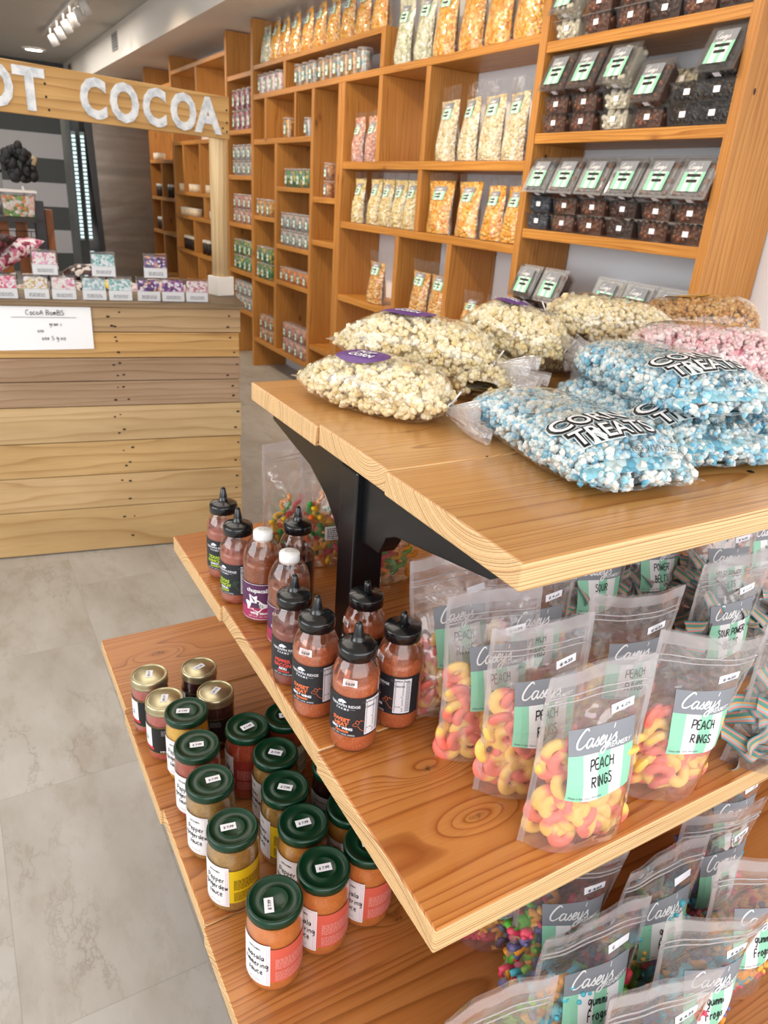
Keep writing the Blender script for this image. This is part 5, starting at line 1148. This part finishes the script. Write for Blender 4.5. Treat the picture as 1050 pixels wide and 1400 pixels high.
clam(BL, False, (2.38, 1.80, 1.746), wrot(), 'clear clamshell box of black licorice at the back right, lower one', 'back row boxes')
# small tins and candles far along the wall
def mk_tin(k, c, r=.05, h=.07):
    o = thing('candle_tin', 'x', 'tin', (0, 0, 0)); MB().lathe([(0, 0), (r, 0), (r, h * .9), (0, h * .9)], 18).build('body', plain(k, c, .5), o)
    MB().lathe([(r * 1.03, h * .82), (r * 1.03, h), (0, h)], 18).build('lid', plain('tin_lid', '#d8d2c6', .4), o); remember(o); return o
T1 = OnceCopy(mk_tin('cream_tin', '#dccbb0')); T2 = OnceCopy(mk_tin('dark_bottle', '#2a1c16', .035, .13))
def tins(P_, z, ys, desc, group, x=2.24, dark=False):
    for i, y in enumerate(ys):
        (T2 if dark else T1).put((x, y, z + .0008), wrot(), '%s %s from left %s' % (ORD[i], 'dark glass bottle' if dark else 'cream tin', desc), group)
tins(0, 1.32, [8.10, 7.98], 'in the upper small cubby left of sign post', 'upper cubby tins'); tins(0, 1.32, [7.75, 7.62], 'in the second small cubby left of the sign post', 'second cubby tins')
tins(0, 1.32, [7.2, 7.08], 'in the small cubby just behind the sign post', 'post cubby tins'); tins(0, 1.10, [8.08, 7.94, 7.80, 7.66], 'in the long low cubby left of the sign post', 'low cubby tins')
tins(0, 1.10, [7.10, 6.97], 'low behind the sign post', 'low post cubby tins'); tins(0, .77, [8.05, 7.95, 7.85, 7.75], 'on the lower far shelf', 'dark bottles on the lower far shelf', dark=True)
tins(0, .77, [7.4, 7.28], 'on the lower shelf by the sign post', 'dark bottles by the sign post', dark=True)
tins(0, 1.61, [9.12, 9.0], 'on the high shelf next to the cooler', 'tins by the cooler'); tins(0, 1.24, [9.12, 9.02, 8.62, 8.5], 'on the shelf beside the cooler', 'dark bottles beside the cooler', dark=True)
tins(0, .89, [9.14, 9.04], 'on the lower shelf beside the cooler', 'lower bottles beside the cooler', dark=True)

# ------------------------------------------------------------------ steel cooler and back corner
def steel():
    t = NT('brushed_steel'); v = t.coord('Object', (.3, 1, 6)); n = t.noise(v, 2.2, 4); c = t.ramp(n, [(.3, '#77716a'), (.7, '#8f877d')])
    t.bsdf(Base_Color=c, Roughness=.24, Metallic=.9, Normal=t.bump(t.noise(t.coord('Object', (1, 1, 3)), 4, 3), .25, .01)); return t.mat
ck = thing('refrigerated_display', 'tall stainless cooler with black slanted front edge and lit glass side', 'cooler', (1.62, 8.35, 0))
def wl(m, name, mat, par, bevel=0): return m.build(name, mat, par, -par.location, bevel=bevel)
wl(MB().prism([(1.36, 2.02), (1.885, 2.02), (1.885, .05), (1.42, .05), (1.40, .55)], .75, lambda x, z, h: (x, 8.0 + h, z - .05)), 'steel_side', steel(), ck)
wl(MB().prism([(1.29, 2.02), (1.365, 2.02), (1.405, .55), (1.405, .05), (1.385, .05), (1.37, .55)], .76, lambda x, z, h: (x, 7.995 + h, z - .05)), 'black_frame', black_metal, ck)
wl(MB().box(1.14, 1.30, 8.30, 8.34, 0, 2.02).box(1.14, 1.17, 8.0, 8.3, 0, 2.02), 'door_frame', plain('cooler_frame_grey', '#5d6262', .4, .3), ck)
led = plain('led_glow', '#cfeef2', .4, emit=1.3); m = MB()
for xx in (1.195, 1.272):
    m = MB().box(xx - .02, xx + .02, 8.004, 8.02, .82, 1.77, 1)
    for k in range(26):
        z = .84 + k * .0352; m.box(xx - .014, xx + .014, 8.0, 8.005, z, z + .018)
    wl(m, 'led_strip', [led, plain('led_channel', '#8fa3a6', .4)], ck)
# dark display rack with gift goods behind the counter
rk = thing('display_rack', 'dark wood and wire rack behind the counter at the left edge', 'display rack', (.28, 4.4, 0))
dw = wood('dark_rack_wood', '#a5642f', '#8a4f22', '#6a3a18', (.1, -.05), 50, .6, 'Z', .03)
m = MB(); m.box(.48, .515, 4.36, 4.44, 0, 1.225); wl(m, 'post', dw, rk); m = MB(); m.box(.43, .475, 4.34, 4.44, 0, 1.265); wl(m, 'side_panel', plain('charcoal_panel', '#2d2c2f', .6), rk)
m = MB()
for k in range(6): m.box(-.10 + k * .088, -.10 + k * .088 + .055, 4.42, 4.45, .80, 1.165)
wl(m, 'back_slat', dw, rk); wl(MB().box(-.15, .43, 4.3, 4.5, 1.165, 1.185), 'shelf', plain('dark_shelf', '#2a2420', .6), rk)
m = MB()
for k in range(7): m.tube([(-.02 + k * .07, 4.33, 1.00), (-.02 + k * .07, 4.33, 1.12)], .002, 5)
for z in (1.0, 1.03, 1.06, 1.09, 1.12): m.tube([(-.05, 4.33, z), (.42, 4.33, z)], .002, 5)
wl(m, 'wire_basket', black_metal, rk)
bt = thing('low_display_table', 'low table heaped with packaged sweets behind the candy boxes', 'table', (.5, 4.2, 0))
wl(MB().box(-.2, 1.0, 3.75, 4.25, .80, .84), 'top', dw, bt, .002)
for (a, b) in ((-.15, 3.8), (.95, 3.8), (-.15, 4.2), (.95, 4.2)): wl(MB().box(a - .02, a + .02, b - .02, b + .02, 0, .80), 'leg', dw, bt)
wp = [('pink striped', candy('pink_wrapped', ['#d87a9c', '#efe6ea', '#8a2f4a', '#e8c8d0'], 60)), ('white and green', candy('green_wrapped', ['#7ca05a', '#e6e2dc', '#c8506a', '#e8d8c8'], 60)), ('dark brown', candy('brown_wrapped', ['#2c1a18', '#4a2c26', '#d8ccc4'], 40)), ('clear and yellow', candy('yellow_wrapped', ['#e8c830', '#e6e0d8', '#d8d2c8'], 22)), ('pale pink', candy('pale_wrapped', ['#dcc4c4', '#eae2e0', '#b89a98'], 26)), ('dark maroon', candy('maroon_wrapped', ['#4a1a24', '#7a3a4a', '#2a1418'], 45))]
def packet(label, loc, rot, L, W, T, mi, seed, name='sweet_packet'):
    B = Pillow(L, W, T, ('seal', 'seal'), seed); m = MB().grid(lambda u, v: B.F(v, 2 * math.pi * u, .002 * math.sin(20 * v + 5 * u)), 18, 14, cu=True)
    o = m.build(name, wp[mi][1], None, loc, rot); return tag(o, label, 'packet', 'wrapped sweets behind the counter')
for i, (x, y, z, ln, rz, tl_, mi, d) in enumerate(((-.05, 3.95, .842, .34, 35, 0, 5, 'lying far left'), (.10, 4.0, .90, .40, 28, -25, 0, 'slanting like a cane roll, lower one'), (.02, 3.90, .96, .34, 30, -22, 5, 'slanting like a cane roll, upper one'), (.16, 3.82, .842, .26, 5, 0, 1, 'near the left box'),
     (.44, 3.95, .842, .26, 0, 0, 2, 'low between the raised boxes, left'), (.62, 4.0, .842, .24, 8, 0, 3, 'between the raised boxes'), (.50, 4.15, .90, .26, 0, 0, 2, 'higher, beside the wooden post'), (.72, 3.85, .842, .22, 10, 0, 4, 'behind the teal boxes'), (.84, 4.05, .842, .24, -10, 0, 4, 'behind the purple boxes'), (.04, 3.80, .842, .2, 0, 0, 4, 'front left behind the boxes'))):
    packet('%s wrapped packet of sweets %s' % (wp[mi][0], d), (x, y, z), (0, R(tl_), R(rz)), ln, .14, .09, mi, i)
tubm = candy('mint_candy_tub', ['#e8e0d8', '#7fa85a', '#d88a4a', '#e8c0b0', '#5a8a3a'], 60)
for x, d in ((.14, 'left'), (.36, 'right')):
    o = thing('candy_jar', 'large square clear jar of green and orange sweets on the dark rack, %s one' % d, 'candy jar', (x, 4.4, 1.1858), group='jars on the dark rack')
    MB().frustum(.15, .13, .002, .10, .9).build('sweets', tubm, o); MB().frustum(.165, .14, 0, .115, .9).build('tub', rigid, o, bevel=.004); MB().box(-.088, .088, -.078, .078, .115, .125).build('lid', plain('cloudy_white_lid', '#d8cfc8', .5), o)
wr = thing('dark_wreath', 'black round feathery wreath hanging above the rack at the left', 'decoration', (.395, 4.42, 1.43))
m = MB(); rr = random.Random(4)
for k in range(70):
    a = rr.uniform(0, 6.28); r_ = rr.uniform(.03, .075); ico(m, (r_ * cos(a), rr.uniform(-.02, .02), r_ * 1.15 * sin(a)), rr.uniform(.012, .026), 0, (1, .7, 1.2))
m.build('feathers', plain('black_feathers', '#0c0b0d', .6), wr); MB().tube([(.0, 0, -.10), (.02, .0, -.235)], .006, 8).build('stand', whitep, wr)
MB().tube([(.055, -.02, .035), (.07, -.02, .03), (.06, -.02, .0)], .012, 8).build('bow', plain('tan_bow', '#a08a6a', .6), wr)
fr = thing('wall_shelf_frame', 'small dark framed shelf of goods at the far left edge', 'shelf', (.22, 6.6, 0))
m = MB()
for z in (1.62, 1.38, 1.14): m.box(-.35, .45, 6.5, 6.7, z, z + .02)
for x in (-.35, .43): m.box(x, x + .02, 6.5, 6.7, .6, 1.9)
wl(m, 'frame', plain('grey_frame', '#8b8a8c', .5), fr)
for i, (x, z) in enumerate(((.30, 1.64), (.12, 1.64), (.33, 1.40), (.16, 1.40), (.28, 1.16))):
    o = packet('%s package on the framed shelf at the left edge, number %s along' % (wp[(2, 4, 5, 2, 4)[i]][0], ('one', 'two', 'three', 'four', 'five')[i]), (x, 6.6, z + .001), (0, R(-90), 0), .16, .11, .05, (2, 4, 5, 2, 4)[i], i + 30)
    o['group'] = 'packages on the framed shelf'; o['label'] = ['dark brown package upper right on the framed shelf far left', 'pale pink package upper left on the framed shelf far left', 'dark maroon package middle right on the framed shelf', 'dark brown package middle left on the framed shelf', 'pale pink package lowest on the framed shelf'][i]
    o.location.z += .0
